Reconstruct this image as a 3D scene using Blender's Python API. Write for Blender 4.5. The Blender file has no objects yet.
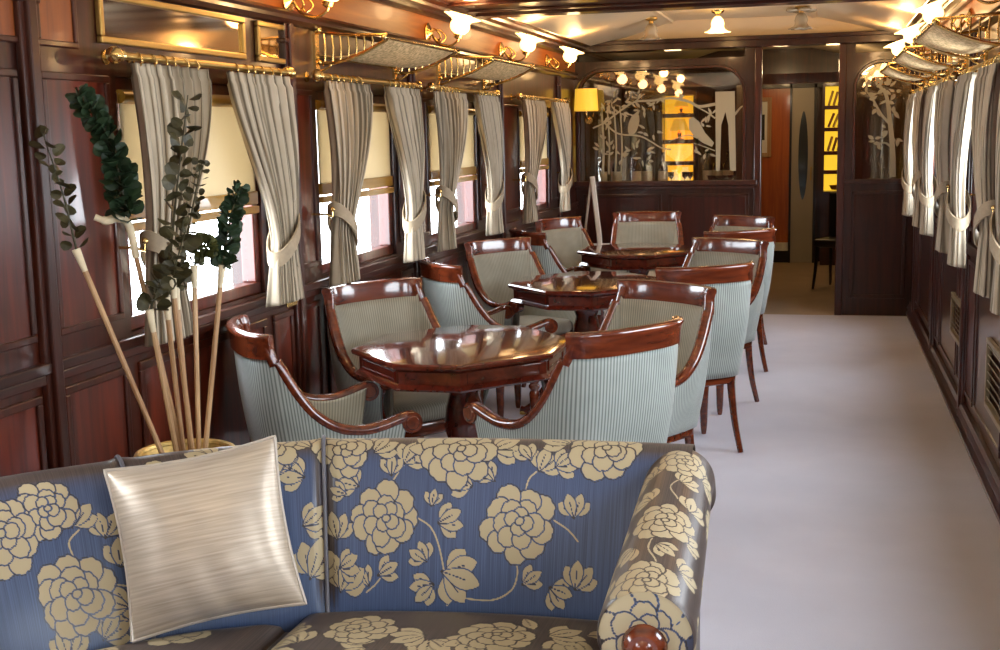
import bpy, math, random
import numpy as np
from mathutils import Vector, Matrix
PI = math.pi
random.seed(11)
WORLD, REAR_FILL, EXPO = 15.0, 7.0, 0.0
C = bpy.context.scene.collection
SC = bpy.context.scene

# ------------------------------------------------------------------ materials
def newmat(name):
    m = bpy.data.materials.new(name); m.use_nodes = True
    nt = m.node_tree
    return m, nt, nt.nodes['Principled BSDF']

def setp(b, **k):
    for n, v in k.items():
        n = n.replace('_', ' ')
        if n in b.inputs: b.inputs[n].default_value = v

def rgb(c): return (c[0], c[1], c[2], 1.0)

def plain(name, col, rough=.5, metal=0., coat=0., noise=0., nscale=20., **k):
    m, nt, b = newmat(name)
    setp(b, Base_Color=rgb(col), Roughness=rough, Metallic=metal, Coat_Weight=coat, Coat_Roughness=.08)
    setp(b, **k)
    if noise:
        tc = nt.nodes.new('ShaderNodeTexCoord'); n = nt.nodes.new('ShaderNodeTexNoise')
        n.inputs['Scale'].default_value = nscale; n.inputs['Detail'].default_value = 4
        nt.links.new(tc.outputs['Object'], n.inputs['Vector'])
        r = nt.nodes.new('ShaderNodeValToRGB')
        r.color_ramp.elements[0].position = .3; r.color_ramp.elements[1].position = .7
        r.color_ramp.elements[0].color = rgb([c*(1-noise) for c in col])
        r.color_ramp.elements[1].color = rgb([min(1, c*(1+noise)) for c in col])
        nt.links.new(n.outputs['Fac'], r.inputs['Fac']); nt.links.new(r.outputs['Color'], b.inputs['Base Color'])
    return m

def wood(name, dark, light, axis='z', rough=.28, coat=.7, scale=1.0):
    m, nt, b = newmat(name)
    tc = nt.nodes.new('ShaderNodeTexCoord'); mp = nt.nodes.new('ShaderNodeMapping')
    s = {'x': (1.2, 16, 16), 'y': (16, 1.2, 16), 'z': (16, 16, 1.2)}[axis]
    mp.inputs['Scale'].default_value = [a*scale for a in s]
    nt.links.new(tc.outputs['Object'], mp.inputs['Vector'])
    n = nt.nodes.new('ShaderNodeTexNoise'); n.inputs['Scale'].default_value = 1.6
    n.inputs['Detail'].default_value = 6; n.inputs['Distortion'].default_value = .6
    nt.links.new(mp.outputs['Vector'], n.inputs['Vector'])
    r = nt.nodes.new('ShaderNodeValToRGB')
    r.color_ramp.elements[0].position = .32; r.color_ramp.elements[1].position = .72
    r.color_ramp.elements[0].color = rgb(dark); r.color_ramp.elements[1].color = rgb(light)
    nt.links.new(n.outputs['Fac'], r.inputs['Fac']); nt.links.new(r.outputs['Color'], b.inputs['Base Color'])
    setp(b, Roughness=rough, Coat_Weight=coat, Coat_Roughness=.06)
    return m

def emis(name, col, strength, base=None):
    m, nt, b = newmat(name)
    setp(b, Base_Color=rgb(base or col), Roughness=.4, Emission_Color=rgb(col), Emission_Strength=strength)
    return m

def stripes(name, light, dark, period, width=.35, rough=.75, sheen=.3):
    """woven stripe running along v, counted along u (metres)"""
    m, nt, b = newmat(name)
    uv = nt.nodes.new('ShaderNodeUVMap'); sep = nt.nodes.new('ShaderNodeSeparateXYZ')
    nt.links.new(uv.outputs['UV'], sep.inputs['Vector'])
    d = nt.nodes.new('ShaderNodeMath'); d.operation = 'MULTIPLY'; d.inputs[1].default_value = 1/period
    nt.links.new(sep.outputs['X'], d.inputs[0])
    pp = nt.nodes.new('ShaderNodeMath'); pp.operation = 'PINGPONG'; pp.inputs[1].default_value = .5
    nt.links.new(d.outputs[0], pp.inputs[0])
    r = nt.nodes.new('ShaderNodeValToRGB')
    r.color_ramp.elements[0].position = width*.5-.05; r.color_ramp.elements[1].position = width*.5+.08
    r.color_ramp.elements[0].color = rgb(dark); r.color_ramp.elements[1].color = rgb(light)
    nt.links.new(pp.outputs[0], r.inputs['Fac'])
    tc = nt.nodes.new('ShaderNodeTexCoord'); n = nt.nodes.new('ShaderNodeTexNoise'); n.inputs['Scale'].default_value = 9
    nt.links.new(tc.outputs['Object'], n.inputs['Vector'])
    mx = nt.nodes.new('ShaderNodeMixRGB'); mx.blend_type = 'SOFT_LIGHT'; mx.inputs['Fac'].default_value = .35
    nt.links.new(r.outputs['Color'], mx.inputs['Color1']); nt.links.new(n.outputs['Fac'], mx.inputs['Color2'])
    nt.links.new(mx.outputs['Color'], b.inputs['Base Color'])
    setp(b, Roughness=rough, Sheen_Weight=sheen, Sheen_Roughness=.4)
    return m

M = {}
M['mahogany'] = wood('mahogany_wall', (.028, .0065, .0035), (.085, .017, .007), 'z', coat=.3)
M['mahogany_x'] = wood('mahogany_rail', (.026, .0065, .0035), (.075, .016, .007), 'y', rough=.33, coat=.3)
M['panel'] = wood('mahogany_panel', (.05, .008, .004), (.17, .024, .008), 'z')
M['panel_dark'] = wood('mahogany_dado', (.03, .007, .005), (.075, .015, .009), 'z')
M['amber'] = wood('amber_veneer', (.30, .068, .006), (.46, .125, .012), 'y', rough=.4, coat=.05)
M['amber'].node_tree.nodes['Principled BSDF'].inputs['Specular IOR Level'].default_value = .2
M['amber_panel'] = wood('amber_panel', (.20, .045, .007), (.34, .085, .012), 'z', rough=.45, coat=.05)
M['chairwood'] = wood('chair_mahogany', (.075, .013, .005), (.215, .042, .013), 'x', rough=.2, coat=.8, scale=1.5)
M['tablewood'] = wood('table_mahogany', (.06, .009, .005), (.14, .020, .009), 'y', rough=.13, coat=.9)
M['bulkhead'] = wood('bulkhead_mahogany', (.022, .006, .003), (.06, .014, .006), 'z', coat=.35)
M['orangewall'] = wood('far_orange_veneer', (.42, .095, .02), (.60, .16, .035), 'z')
M['brass'] = plain('brass', (.83, .58, .22), .22, 1.0)
M['brass_old'] = plain('brass_aged', (.58, .38, .12), .35, 1.0)
M['chairfab'] = stripes('chair_stripe', (.43, .47, .435), (.19, .215, .20), .0125, .40)
M['chairfab_in'] = stripes('chair_stripe_inner', (.36, .335, .255), (.22, .20, .15), .0125, .40)
M['curtain'] = stripes('curtain_stripe', (.54, .455, .335), (.21, .17, .115), .022, .24, .85, .2)
M['tie'] = plain('curtain_tie_sateen', (.43, .335, .22), .6, noise=.08, nscale=60)
M['trimpipe'] = plain('gimp_braid', (.30, .30, .26), .7)
M['cream'] = plain('ceiling_cream', (.84, .69, .47), .45, noise=.04, nscale=2)
M['blind'] = None
M['blindbar'] = wood('blind_bar_oak', (.40, .20, .022), (.54, .30, .05), 'y')
M['carpet'] = None
M['net'] = None
M['glass'] = None
M['etch'] = plain('etched_frost', (.46, .40, .27), .8)
M['mirror'] = plain('aged_mirror', (.78, .62, .42), .06, 1.0)
M['silver'] = plain('silver', (.85, .85, .85), .2, 1.0)
M['white'] = plain('white_card', (.85, .83, .78), .5)
M['dark'] = plain('near_black', (.012, .009, .008), .4, coat=.3)
M['darkgreen'] = plain('bottle_green', (.01, .03, .015), .08, coat=1)
M['bottlebrown'] = plain('bottle_brown', (.05, .018, .006), .08, coat=1)
M['foil'] = plain('bottle_label_paper', (.85, .83, .75), .5)
M['cane'] = wood('cane_reed', (.34, .17, .07), (.62, .40, .20), 'z', rough=.5, coat=.1)
M['cane_tip'] = plain('pale_cut_reed', (.80, .68, .46), .6, noise=.1)
M['leafdark'] = plain('eucalyptus_dark', (.022, .045, .018), .5, noise=.4, nscale=30)
M['leafbrown'] = plain('eucalyptus_brown', (.055, .046, .016), .5, noise=.5, nscale=25)
M['leafolive'] = plain('eucalyptus_olive', (.075, .078, .02), .5, noise=.45, nscale=30)
M['wicker'] = plain('gilt_wicker', (.75, .52, .18), .4, .6, noise=.2, nscale=60)
M['lampglow'] = emis('lit_tulip_glass', (1., .60, .20), 4.5, (1, .9, .7))
M['lampoff'] = plain('frosted_tulip_glass', (.50, .43, .32), .25, coat=.5)
M['shelflight'] = emis('backlit_shelf_glass', (1., .60, .035), 1.0)
M['lampshade'] = emis('lit_yellow_shade', (1., .55, .05), .8)
M['doorgrey'] = plain('far_door_laminate', (.42, .38, .31), .4)
M['doorglass'] = plain('dark_oval_glass', (.03, .05, .055), .05, coat=1)
M['greybeige'] = plain('vent_brass_grille', (.30, .24, .15), .45, .4)
M['barwall'] = wood('bar_matte_walnut', (.02, .008, .005), (.07, .03, .016), 'z', rough=.6, coat=0)
M['rubber'] = plain('foot_black', (.01, .01, .01), .5)

def m_blind():
    m, nt, b = newmat('roller_blind_cloth')
    setp(b, Base_Color=rgb((.80, .72, .54)), Roughness=.8)
    t = nt.nodes.new('ShaderNodeBsdfTranslucent'); t.inputs['Color'].default_value = rgb((.44, .37, .255))
    mx = nt.nodes.new('ShaderNodeMixShader'); mx.inputs['Fac'].default_value = .5
    nt.links.new(b.outputs[0], mx.inputs[1]); nt.links.new(t.outputs[0], mx.inputs[2])
    nt.links.new(mx.outputs[0], nt.nodes['Material Output'].inputs['Surface'])
    return m
M['blind'] = m_blind()

def m_glass(name, tint=(1, 1, 1), refl=.1):
    m, nt, b = newmat(name)
    tr = nt.nodes.new('ShaderNodeBsdfTransparent'); tr.inputs['Color'].default_value = rgb(tint)
    gl = nt.nodes.new('ShaderNodeBsdfGlossy'); gl.inputs['Roughness'].default_value = .02
    lw = nt.nodes.new('ShaderNodeLayerWeight'); lw.inputs['Blend'].default_value = .5
    po = nt.nodes.new('ShaderNodeMath'); po.operation = 'POWER'; po.inputs[1].default_value = 5.
    nt.links.new(lw.outputs['Facing'], po.inputs[0])
    ad = nt.nodes.new('ShaderNodeMath'); ad.operation = 'MULTIPLY_ADD'; ad.inputs[1].default_value = .8; ad.inputs[2].default_value = .02+refl
    nt.links.new(po.outputs[0], ad.inputs[0])
    mx = nt.nodes.new('ShaderNodeMixShader')
    nt.links.new(ad.outputs[0], mx.inputs['Fac'])
    nt.links.new(tr.outputs[0], mx.inputs[1]); nt.links.new(gl.outputs[0], mx.inputs[2])
    nt.links.new(mx.outputs[0], nt.nodes['Material Output'].inputs['Surface'])
    return m
M['glass'] = m_glass('window_glass', (1, 1, 1), .0)
M['barglass'] = m_glass('bulkhead_glass', (.92, .86, .74), .12)

def m_carpet(name, col, col2):
    m, nt, b = newmat(name)
    tc = nt.nodes.new('ShaderNodeTexCoord')
    n = nt.nodes.new('ShaderNodeTexNoise'); n.inputs['Scale'].default_value = 260; n.inputs['Detail'].default_value = 3
    n2 = nt.nodes.new('ShaderNodeTexNoise'); n2.inputs['Scale'].default_value = 3.5; n2.inputs['Detail'].default_value = 5
    nt.links.new(tc.outputs['Object'], n.inputs['Vector']); nt.links.new(tc.outputs['Object'], n2.inputs['Vector'])
    a = nt.nodes.new('ShaderNodeMath'); a.operation = 'MULTIPLY_ADD'; a.inputs[1].default_value = .5
    nt.links.new(n.outputs['Fac'], a.inputs[0])
    h = nt.nodes.new('ShaderNodeMath'); h.operation = 'MULTIPLY'; h.inputs[1].default_value = .5
    nt.links.new(n2.outputs['Fac'], h.inputs[0]); nt.links.new(h.outputs[0], a.inputs[2])
    r = nt.nodes.new('ShaderNodeValToRGB')
    r.color_ramp.elements[0].position = .3; r.color_ramp.elements[1].position = .7
    r.color_ramp.elements[0].color = rgb(col); r.color_ramp.elements[1].color = rgb(col2)
    nt.links.new(a.outputs[0], r.inputs['Fac']); nt.links.new(r.outputs['Color'], b.inputs['Base Color'])
    bp = nt.nodes.new('ShaderNodeBump'); bp.inputs['Strength'].default_value = .25; bp.inputs['Distance'].default_value = .004
    nt.links.new(n.outputs['Fac'], bp.inputs['Height']); nt.links.new(bp.outputs['Normal'], b.inputs['Normal'])
    setp(b, Roughness=.95, Sheen_Weight=.25)
    return m
M['carpet'] = m_carpet('pale_lilac_carpet', (.57, .56, .655), (.67, .66, .755))
M['carpet_bar'] = m_carpet('tan_carpet', (.30, .21, .12), (.40, .29, .17))

def m_net():
    m, nt, b = newmat('luggage_net_cord')
    tc = nt.nodes.new('ShaderNodeTexCoord'); v = nt.nodes.new('ShaderNodeTexNoise'); v.inputs['Scale'].default_value = 70
    nt.links.new(tc.outputs['Object'], v.inputs['Vector'])
    r = nt.nodes.new('ShaderNodeValToRGB'); r.color_ramp.elements[0].position = .38; r.color_ramp.elements[1].position = .6
    r.color_ramp.elements[0].color = rgb((.50, .31, .12)); r.color_ramp.elements[1].color = rgb((.92, .66, .34))
    nt.links.new(v.outputs['Fac'], r.inputs['Fac']); nt.links.new(r.outputs['Color'], b.inputs['Base Color'])
    setp(b, Roughness=.9)
    return m
M['net'] = m_net()

def m_damask():
    m, nt, b = newmat('damask_silk')
    at = nt.nodes.new('ShaderNodeAttribute'); at.attribute_name = 'flower'
    uv = nt.nodes.new('ShaderNodeUVMap'); mp = nt.nodes.new('ShaderNodeMapping')
    mp.inputs['Scale'].default_value = (420, 3, 1)
    nt.links.new(uv.outputs['UV'], mp.inputs['Vector'])
    n = nt.nodes.new('ShaderNodeTexNoise'); n.inputs['Scale'].default_value = 1.; n.inputs['Detail'].default_value = 3
    nt.links.new(mp.outputs['Vector'], n.inputs['Vector'])
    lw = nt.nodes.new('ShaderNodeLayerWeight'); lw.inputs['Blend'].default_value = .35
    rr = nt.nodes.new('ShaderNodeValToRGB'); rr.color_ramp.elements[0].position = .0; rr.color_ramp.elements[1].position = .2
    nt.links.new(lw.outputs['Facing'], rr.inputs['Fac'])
    rr.color_ramp.elements[0].color = rgb((.055, .10, .225)); rr.color_ramp.elements[1].color = rgb((.08, .06, .054))  # reflected sky sheen put into the silk's colour: blue face-on, taupe at a slant
    st = nt.nodes.new('ShaderNodeValToRGB'); st.color_ramp.elements[0].position = .35; st.color_ramp.elements[1].position = .7
    st.color_ramp.elements[0].color = rgb((.62, .60, .60)); st.color_ramp.elements[1].color = rgb((1.25, 1.2, 1.15))
    nt.links.new(n.outputs['Fac'], st.inputs['Fac'])
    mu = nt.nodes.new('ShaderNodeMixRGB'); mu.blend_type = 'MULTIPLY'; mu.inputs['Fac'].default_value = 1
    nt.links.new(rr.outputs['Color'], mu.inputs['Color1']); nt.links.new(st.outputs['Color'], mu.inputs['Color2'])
    ln = nt.nodes.new('ShaderNodeMapRange'); ln.inputs['From Min'].default_value = -.40; ln.inputs['From Max'].default_value = -.10; ln.inputs['To Min'].default_value = 0; ln.inputs['To Max'].default_value = 1
    nt.links.new(at.outputs['Fac'], ln.inputs['Value'])
    ml = nt.nodes.new('ShaderNodeMixRGB'); ml.inputs['Color1'].default_value = rgb((.035, .028, .026))
    fl = nt.nodes.new('ShaderNodeValToRGB'); fl.color_ramp.elements[0].position = .42; fl.color_ramp.elements[1].position = .58
    nt.links.new(at.outputs['Fac'], fl.inputs['Fac'])
    mx = nt.nodes.new('ShaderNodeMixRGB'); nt.links.new(fl.outputs['Color'], mx.inputs['Fac'])
    nt.links.new(mu.outputs['Color'], ml.inputs['Color2']); nt.links.new(ln.outputs[0], ml.inputs['Fac']); nt.links.new(ml.outputs['Color'], mx.inputs['Color1']); mx.inputs['Color2'].default_value = rgb((.45, .37, .23))
    nt.links.new(mx.outputs['Color'], b.inputs['Base Color'])
    ro = nt.nodes.new('ShaderNodeMapRange'); ro.inputs['To Min'].default_value = .34; ro.inputs['To Max'].default_value = .6
    nt.links.new(fl.outputs['Color'], ro.inputs['Value']); nt.links.new(ro.outputs[0], b.inputs['Roughness'])
    setp(b, Sheen_Weight=.05, Specular_IOR_Level=.42)
    return m
M['damask'] = m_damask()

def m_silk():
    m, nt, b = newmat('dupioni_silk')
    uv = nt.nodes.new('ShaderNodeUVMap'); mp = nt.nodes.new('ShaderNodeMapping')
    mp.inputs['Scale'].default_value = (5, 150, 1)
    nt.links.new(uv.outputs['UV'], mp.inputs['Vector'])
    n = nt.nodes.new('ShaderNodeTexNoise'); n.inputs['Scale'].default_value = 1.; n.inputs['Detail'].default_value = 4
    nt.links.new(mp.outputs['Vector'], n.inputs['Vector'])
    r = nt.nodes.new('ShaderNodeValToRGB'); r.color_ramp.elements[0].position = .3; r.color_ramp.elements[1].position = .7
    r.color_ramp.elements[0].color = rgb((.40, .325, .25)); r.color_ramp.elements[1].color = rgb((.60, .51, .41))
    nt.links.new(n.outputs['Fac'], r.inputs['Fac']); nt.links.new(r.outputs['Color'], b.inputs['Base Color'])
    bp = nt.nodes.new('ShaderNodeBump'); bp.inputs['Strength'].default_value = .25; bp.inputs['Distance'].default_value = .002
    nt.links.new(n.outputs['Fac'], bp.inputs['Height']); nt.links.new(bp.outputs['Normal'], b.inputs['Normal'])
    setp(b, Roughness=.36, Metallic=.25, Sheen_Weight=.2)
    return m
M['silk'] = m_silk()

# ------------------------------------------------------------------ mesh builder
class MB:
    def __init__(s): s.v = []; s.f = []; s.uv = {}; s.attr = None
    def add(s, vs, fs, uvs=None):
        o = len(s.v); s.v += [tuple(map(float, p)) for p in vs]
        for f in fs: s.f.append(tuple(o+i for i in f))
        if uvs is not None:
            for i, q in enumerate(uvs): s.uv[o+i] = q
        return s
    def box(s, a, b):
        x0, x1 = sorted((a[0], b[0])); y0, y1 = sorted((a[1], b[1])); z0, z1 = sorted((a[2], b[2]))
        return s.add([(x0, y0, z0), (x1, y0, z0), (x1, y1, z0), (x0, y1, z0), (x0, y0, z1), (x1, y0, z1), (x1, y1, z1), (x0, y1, z1)],
              [(0, 3, 2, 1), (4, 5, 6, 7), (0, 1, 5, 4), (1, 2, 6, 5), (2, 3, 7, 6), (3, 0, 4, 7)])
    def prism(s, poly, z0, z1):
        n = len(poly)
        return s.add([(p[0], p[1], z0) for p in poly]+[(p[0], p[1], z1) for p in poly],
              [tuple(range(n-1, -1, -1)), tuple(range(n, 2*n))]+[(i, (i+1) % n, n+(i+1) % n, n+i) for i in range(n)])
    def prism_y(s, poly, y0, y1):   # poly in x,z
        n = len(poly)
        return s.add([(p[0], y0, p[1]) for p in poly]+[(p[0], y1, p[1]) for p in poly],
              [tuple(range(n)), tuple(range(2*n-1, n-1, -1))]+[(i, n+i, n+(i+1) % n, (i+1) % n) for i in range(n)])
    def stack(s, rings):             # loft of closed rings with caps
        n = len(rings[0]); vs = [p for r in rings for p in r]; fs = []
        for k in range(len(rings)-1):
            for i in range(n):
                j = (i+1) % n; fs.append((k*n+i, k*n+j, (k+1)*n+j, (k+1)*n+i))
        fs.append(tuple(range(n-1, -1, -1))); fs.append(tuple(range((len(rings)-1)*n, len(rings)*n)))
        return s.add(vs, fs)
    def lathe(s, prof, center=(0, 0, 0), axis='z', n=20, ripple=None):
        rings = []
        for k, (r, h) in enumerate(prof):
            ring = []
            for i in range(n):
                a = 2*PI*i/n; rr = r
                if ripple: rr = r*(1+ripple(k/(len(prof)-1), a))
                p = (rr*math.cos(a), rr*math.sin(a), h)
                if axis == 'x': p = (p[2], p[0], p[1])
                elif axis == 'y': p = (p[1], p[2], p[0])
                ring.append((p[0]+center[0], p[1]+center[1], p[2]+center[2]))
            rings.append(ring)
        return s.stack(rings)
    def lathe_dir(s, prof, center, d, n=16, ripple=None):
        d = Vector(d).normalized(); q = d.to_track_quat('Z', 'Y').to_matrix(); c = Vector(center)
        rings = []
        for k, (r, h) in enumerate(prof):
            ring = []
            for i in range(n):
                a = 2*PI*i/n; rr = r*(1+ripple(k/(len(prof)-1), a)) if ripple else r
                ring.append(tuple(c+q @ Vector((rr*math.cos(a), rr*math.sin(a), h))))
            rings.append(ring)
        return s.stack(rings)
    def tube(s, pts, r, n=8):
        pts = [Vector(p) for p in pts]; rings = []
        rs = r if isinstance(r, (list, tuple)) else [r]*len(pts)
        nrm = None
        for i, p in enumerate(pts):
            t = (pts[min(i+1, len(pts)-1)]-pts[max(i-1, 0)]).normalized()
            if nrm is None:
                nrm = t.cross(Vector((0, 0, 1)));
                if nrm.length < 1e-3: nrm = t.cross(Vector((1, 0, 0)))
            nrm = (nrm-t*nrm.dot(t)).normalized(); bn = t.cross(nrm)
            rings.append([tuple(p+nrm*(rs[i]*math.cos(2*PI*k/n))+bn*(rs[i]*math.sin(2*PI*k/n))) for k in range(n)])
        return s.stack(rings)
    def sweep(s, pts, sides, prof, scl=None):
        """profile (a,b): a along side vector, b along the local up"""
        pts = [Vector(p) for p in pts]; rings = []
        for i, p in enumerate(pts):
            t = (pts[min(i+1, len(pts)-1)]-pts[max(i-1, 0)]).normalized()
            sd = Vector(sides[i]); sd = (sd-t*sd.dot(t)).normalized(); up = sd.cross(t).normalized()
            k = scl[i] if scl else 1
            rings.append([tuple(p+sd*(a*k)+up*(b*k)) for a, b in prof])
        return s.stack(rings)
    def torus(s, c, R, r, axis='z', n=20, m=8):
        vs = []; fs = []
        for i in range(n):
            a = 2*PI*i/n
            for j in range(m):
                b = 2*PI*j/m; q = R+r*math.cos(b); p = (q*math.cos(a), q*math.sin(a), r*math.sin(b))
                if axis == 'x': p = (p[2], p[0], p[1])
                elif axis == 'y': p = (p[1], p[2], p[0])
                vs.append((p[0]+c[0], p[1]+c[1], p[2]+c[2]))
                fs.append((i*m+j, ((i+1) % n)*m+j, ((i+1) % n)*m+(j+1) % m, i*m+(j+1) % m))
        return s.add(vs, fs)
    def sphere(s, c, r, n=14, sc=(1, 1, 1)):
        prof = [(r*math.sin(PI*k/n)+1e-5, -r*math.cos(PI*k/n)) for k in range(n+1)]
        rings = [[(c[0]+sc[0]*q*math.cos(2*PI*i/n), c[1]+sc[1]*q*math.sin(2*PI*i/n), c[2]+sc[2]*h) for i in range(n)] for q, h in prof]
        return s.stack(rings)
    def grid(s, P, UV=None, closed=False):
        """P: array nu x nv x 3"""
        nu, nv = P.shape[:2]; vs = P.reshape(-1, 3).tolist(); fs = []
        for i in range(nu-1 if not closed else nu):
            a = i*nv; b = ((i+1) % nu)*nv
            for j in range(nv-1): fs.append((a+j, b+j, b+j+1, a+j+1))
        return s.add(vs, fs, None if UV is None else UV.reshape(-1, 2).tolist())
    def build(s, name, mat, parent=None, smooth=True, bevel=0, attr=None, auto=40):
        me = bpy.data.meshes.new(name); me.from_pydata(s.v, [], s.f); me.update()
        if s.uv:
            lay = me.uv_layers.new(name='UVMap'); li = np.empty(len(me.loops), dtype=np.int32)
            me.loops.foreach_get('vertex_index', li)
            tab = np.zeros((len(s.v), 2), np.float32)
            for k, q in s.uv.items(): tab[k] = q
            lay.data.foreach_set('uv', tab[li].ravel())
        if attr is not None:
            a = me.attributes.new('flower', 'FLOAT', 'POINT'); a.data.foreach_set('value', np.asarray(attr, np.float32))
        me.materials.append(mat)
        if smooth:
            me.polygons.foreach_set('use_smooth', [True]*len(me.polygons))
            try: me.set_sharp_from_angle(angle=math.radians(auto))
            except Exception: pass
        o = bpy.data.objects.new(name, me); C.objects.link(o)
        if parent: o.parent = parent
        if bevel:
            b = o.modifiers.new('bevel', 'BEVEL'); b.width = bevel; b.segments = 2; b.limit_method = 'ANGLE'
        return o

def tag(o, label=None, cat=None, group=None, kind=None):
    if label: o['label'] = label
    if cat: o['category'] = cat
    if group: o['group'] = group
    if kind: o['kind'] = kind
    return o
def empty(name, loc=(0, 0, 0), rz=0, label=None, cat=None, group=None):
    o = bpy.data.objects.new(name, None); C.objects.link(o); o.location = loc; o.rotation_euler = (0, 0, rz)
    o.empty_display_size = .1
    return tag(o, label, cat, group)
def copy_tree(o, parent=None):
    c = o.copy(); C.objects.link(c)
    if parent: c.parent = parent
    for ch in list(o.children): copy_tree(ch, c)
    return c
def struct(o): o['kind'] = 'structure'; return o
def catmull(pts, n=8):
    P = [np.array(p, float) for p in pts]; P = [2*P[0]-P[1]]+P+[2*P[-1]-P[-2]]; out = []
    for i in range(1, len(P)-2):
        for k in range(n):
            t = k/n; a, b, c, d = P[i-1:i+3]
            out.append(.5*((2*b)+(c-a)*t+(2*a-5*b+4*c-d)*t*t+(3*b-a-3*c+d)*t**3))
    out.append(P[-2]); return np.array(out)
def lerp(a, b, t): return a+(b-a)*t
def rect(w, h): return [(-w/2, -h/2), (w/2, -h/2), (w/2, h/2), (-w/2, h/2)]
def rrect(w, h, r=.3):
    a, b = w/2, h/2; k = min(w, h)*r
    return [(-a+k, -b), (a-k, -b), (a, -b+k), (a, b-k), (a-k, b), (-a+k, b), (-a, b-k), (-a, -b+k)]

# ------------------------------------------------------------------ the carriage
L, R = -2.12, .767           # inner faces of the side walls
YB, YP, YE = -3.2, 11.02, 15.5
SILL, HEAD = 1.0, 1.80
WINL = [-1.30, .45, 2.12, 4.02, 5.61, 7.22, 9.40]      # window centres, left wall
WINR = [-.8, 1.0, 2.75, 4.35, 6.04, 7.92, 9.72]
HW = .50
WT = .14

def side_wall(name, X, s, wins):
    """s=+1 when the outside is +x"""
    o = MB(); xo = X+s*WT
    o.box((X, YB, -.05), (xo, YE, SILL)); o.box((X, YB, HEAD), (xo, YE, 2.75))
    y = YB
    for c in wins:
        if c-HW > y: o.box((X, y, SILL), (xo, c-HW, HEAD))
        y = c+HW
    o.box((X, y, SILL), (xo, YE, HEAD))
    return struct(o.build(name, M['mahogany'], smooth=False))
wl = side_wall('wall_left', L, -1, WINL)
wr = side_wall('wall_right', R, 1, WINR)
b = MB(); b.box((L-WT, YB-.1, -.05), (R+WT, YB, 2.75)); struct(b.build('wall_rear', M['panel'], smooth=False))
b = MB(); b.box((L-WT, YE, -.05), (R+WT, YE+.1, 2.75)); struct(b.build('wall_front', M['bulkhead'], smooth=False))
b = MB(); b.box((L-WT, YB, -.06), (R+WT, YP-.02, 0)); struct(b.build('floor', M['carpet'], smooth=False))
b = MB(); b.box((L-WT, YP-.02, -.06), (R+WT, YE, -.001)); struct(b.build('floor_bar', M['carpet_bar'], smooth=False))

# ceiling: shallow vault between the cornices
prof = [(L+.17, 2.335), (-1.62, 2.41), (-1.32, 2.50), (-1.22, 2.525), (-.14, 2.525), (-.02, 2.50), (.30, 2.42), (R-.17, 2.335)]
outer = [(R+WT, 2.335), (R+WT, 2.75), (L-WT, 2.75), (L-WT, 2.335)]
b = MB(); b.prism_y(prof+outer, YB, YE); struct(b.build('ceiling', M['cream'], smooth=False))
tn = [0]
def trim(o, mat, bevel=0, smooth=False):
    tn[0] += 1
    return struct(o.build('trim_%d' % tn[0], mat, smooth=smooth, bevel=bevel))
# ceiling ribs running along the carriage
for X, z in ((-1.27, 2.515), (-.08, 2.515)):
    b = MB(); b.prism_y([(X-.03, z+.03), (X-.022, z-.012), (X+.022, z-.012), (X+.03, z+.03)], YB, YP); trim(b, M['cream'])
# cornice, frieze, cove
def cornice(X, s):
    q = lambda pts: [(X+s*a, z) for a, z in pts]
    order = (lambda p: p) if s > 0 else (lambda p: p[::-1])
    b = MB(); b.prism_y(order(q([(0, 2.055), (.02, 2.06), (.035, 2.075), (.03, 2.09), (.04, 2.10), (.02, 2.115), (0, 2.115)])), YB, YP); trim(b, M['mahogany_x'])
    b = MB(); b.prism_y(order(q([(0, 2.115), (.008, 2.115), (.008, 2.245), (0, 2.245)])), YB, YP); trim(b, M['amber'])
    b = MB(); b.prism_y(order(q([(0, 2.245), (.03, 2.245), (.045, 2.26), (.04, 2.275), (.07, 2.285), (.075, 2.30), (.115, 2.31), (.12, 2.325), (.165, 2.33), (.175, 2.345), (.16, 2.37), (0, 2.37)])), YB, YP); trim(b, M['mahogany_x'])
cornice(L, 1); cornice(R, -1)
# transverse ceiling beams
b = MB(); b.box((L+.02, 5.9, 2.315), (R-.02, 7.55, 2.56))
for y0 in (5.9, 6.35, 6.8, 7.2): b.box((L+.1, y0, 2.302), (R-.1, y0+.05, 2.316))
b.box((L+.1, 7.40, 2.296), (R-.1, 7.56, 2.33)); trim(b, M['mahogany_x'], .004)
b = MB(); b.box((L, YP-.08, 2.28), (R, YP+.10, 2.37)); b.box((L, YP-.11, 2.335), (R, YP-.08, 2.37)); trim(b, M['bulkhead'], .006)
b = MB(); b.box((L, YP-.02, 2.37), (R, YP+.04, 2.56)); trim(b, M['cream'])

# side wall joinery
def frame_panel(X, s, y0, y1, z0, z1, mat, fmat, w=.03, d=.012):
    """raised moulding round a panel lying on a wall; s=+1 when the room is +x"""
    b = MB()
    b.box((X, y0, z0), (X+s*d, y1, z0+w)); b.box((X, y0, z1-w), (X+s*d, y1, z1))
    b.box((X, y0, z0+w), (X+s*d, y0+w, z1-w)); b.box((X, y1-w, z0+w), (X+s*d, y1, z1-w))
    trim(b, fmat, .004)
    b = MB(); b.box((X, y0+w, z0+w), (X+s*.004, y1-w, z1-w)); trim(b, mat)

def pilaster(X, s, y, w=.085):
    b = MB(); f = lambda a, c, d: b.box((X, y+a, .0), (X+s*d, y+c, 2.06))
    f(-w/2, w/2, .022); f(-w/4, w/4, .036)
    b.box((X, y-w/2-.008, 1.98), (X+s*.03, y+w/2+.008, 2.0))
    trim(b, M['mahogany'], .006)

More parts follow.
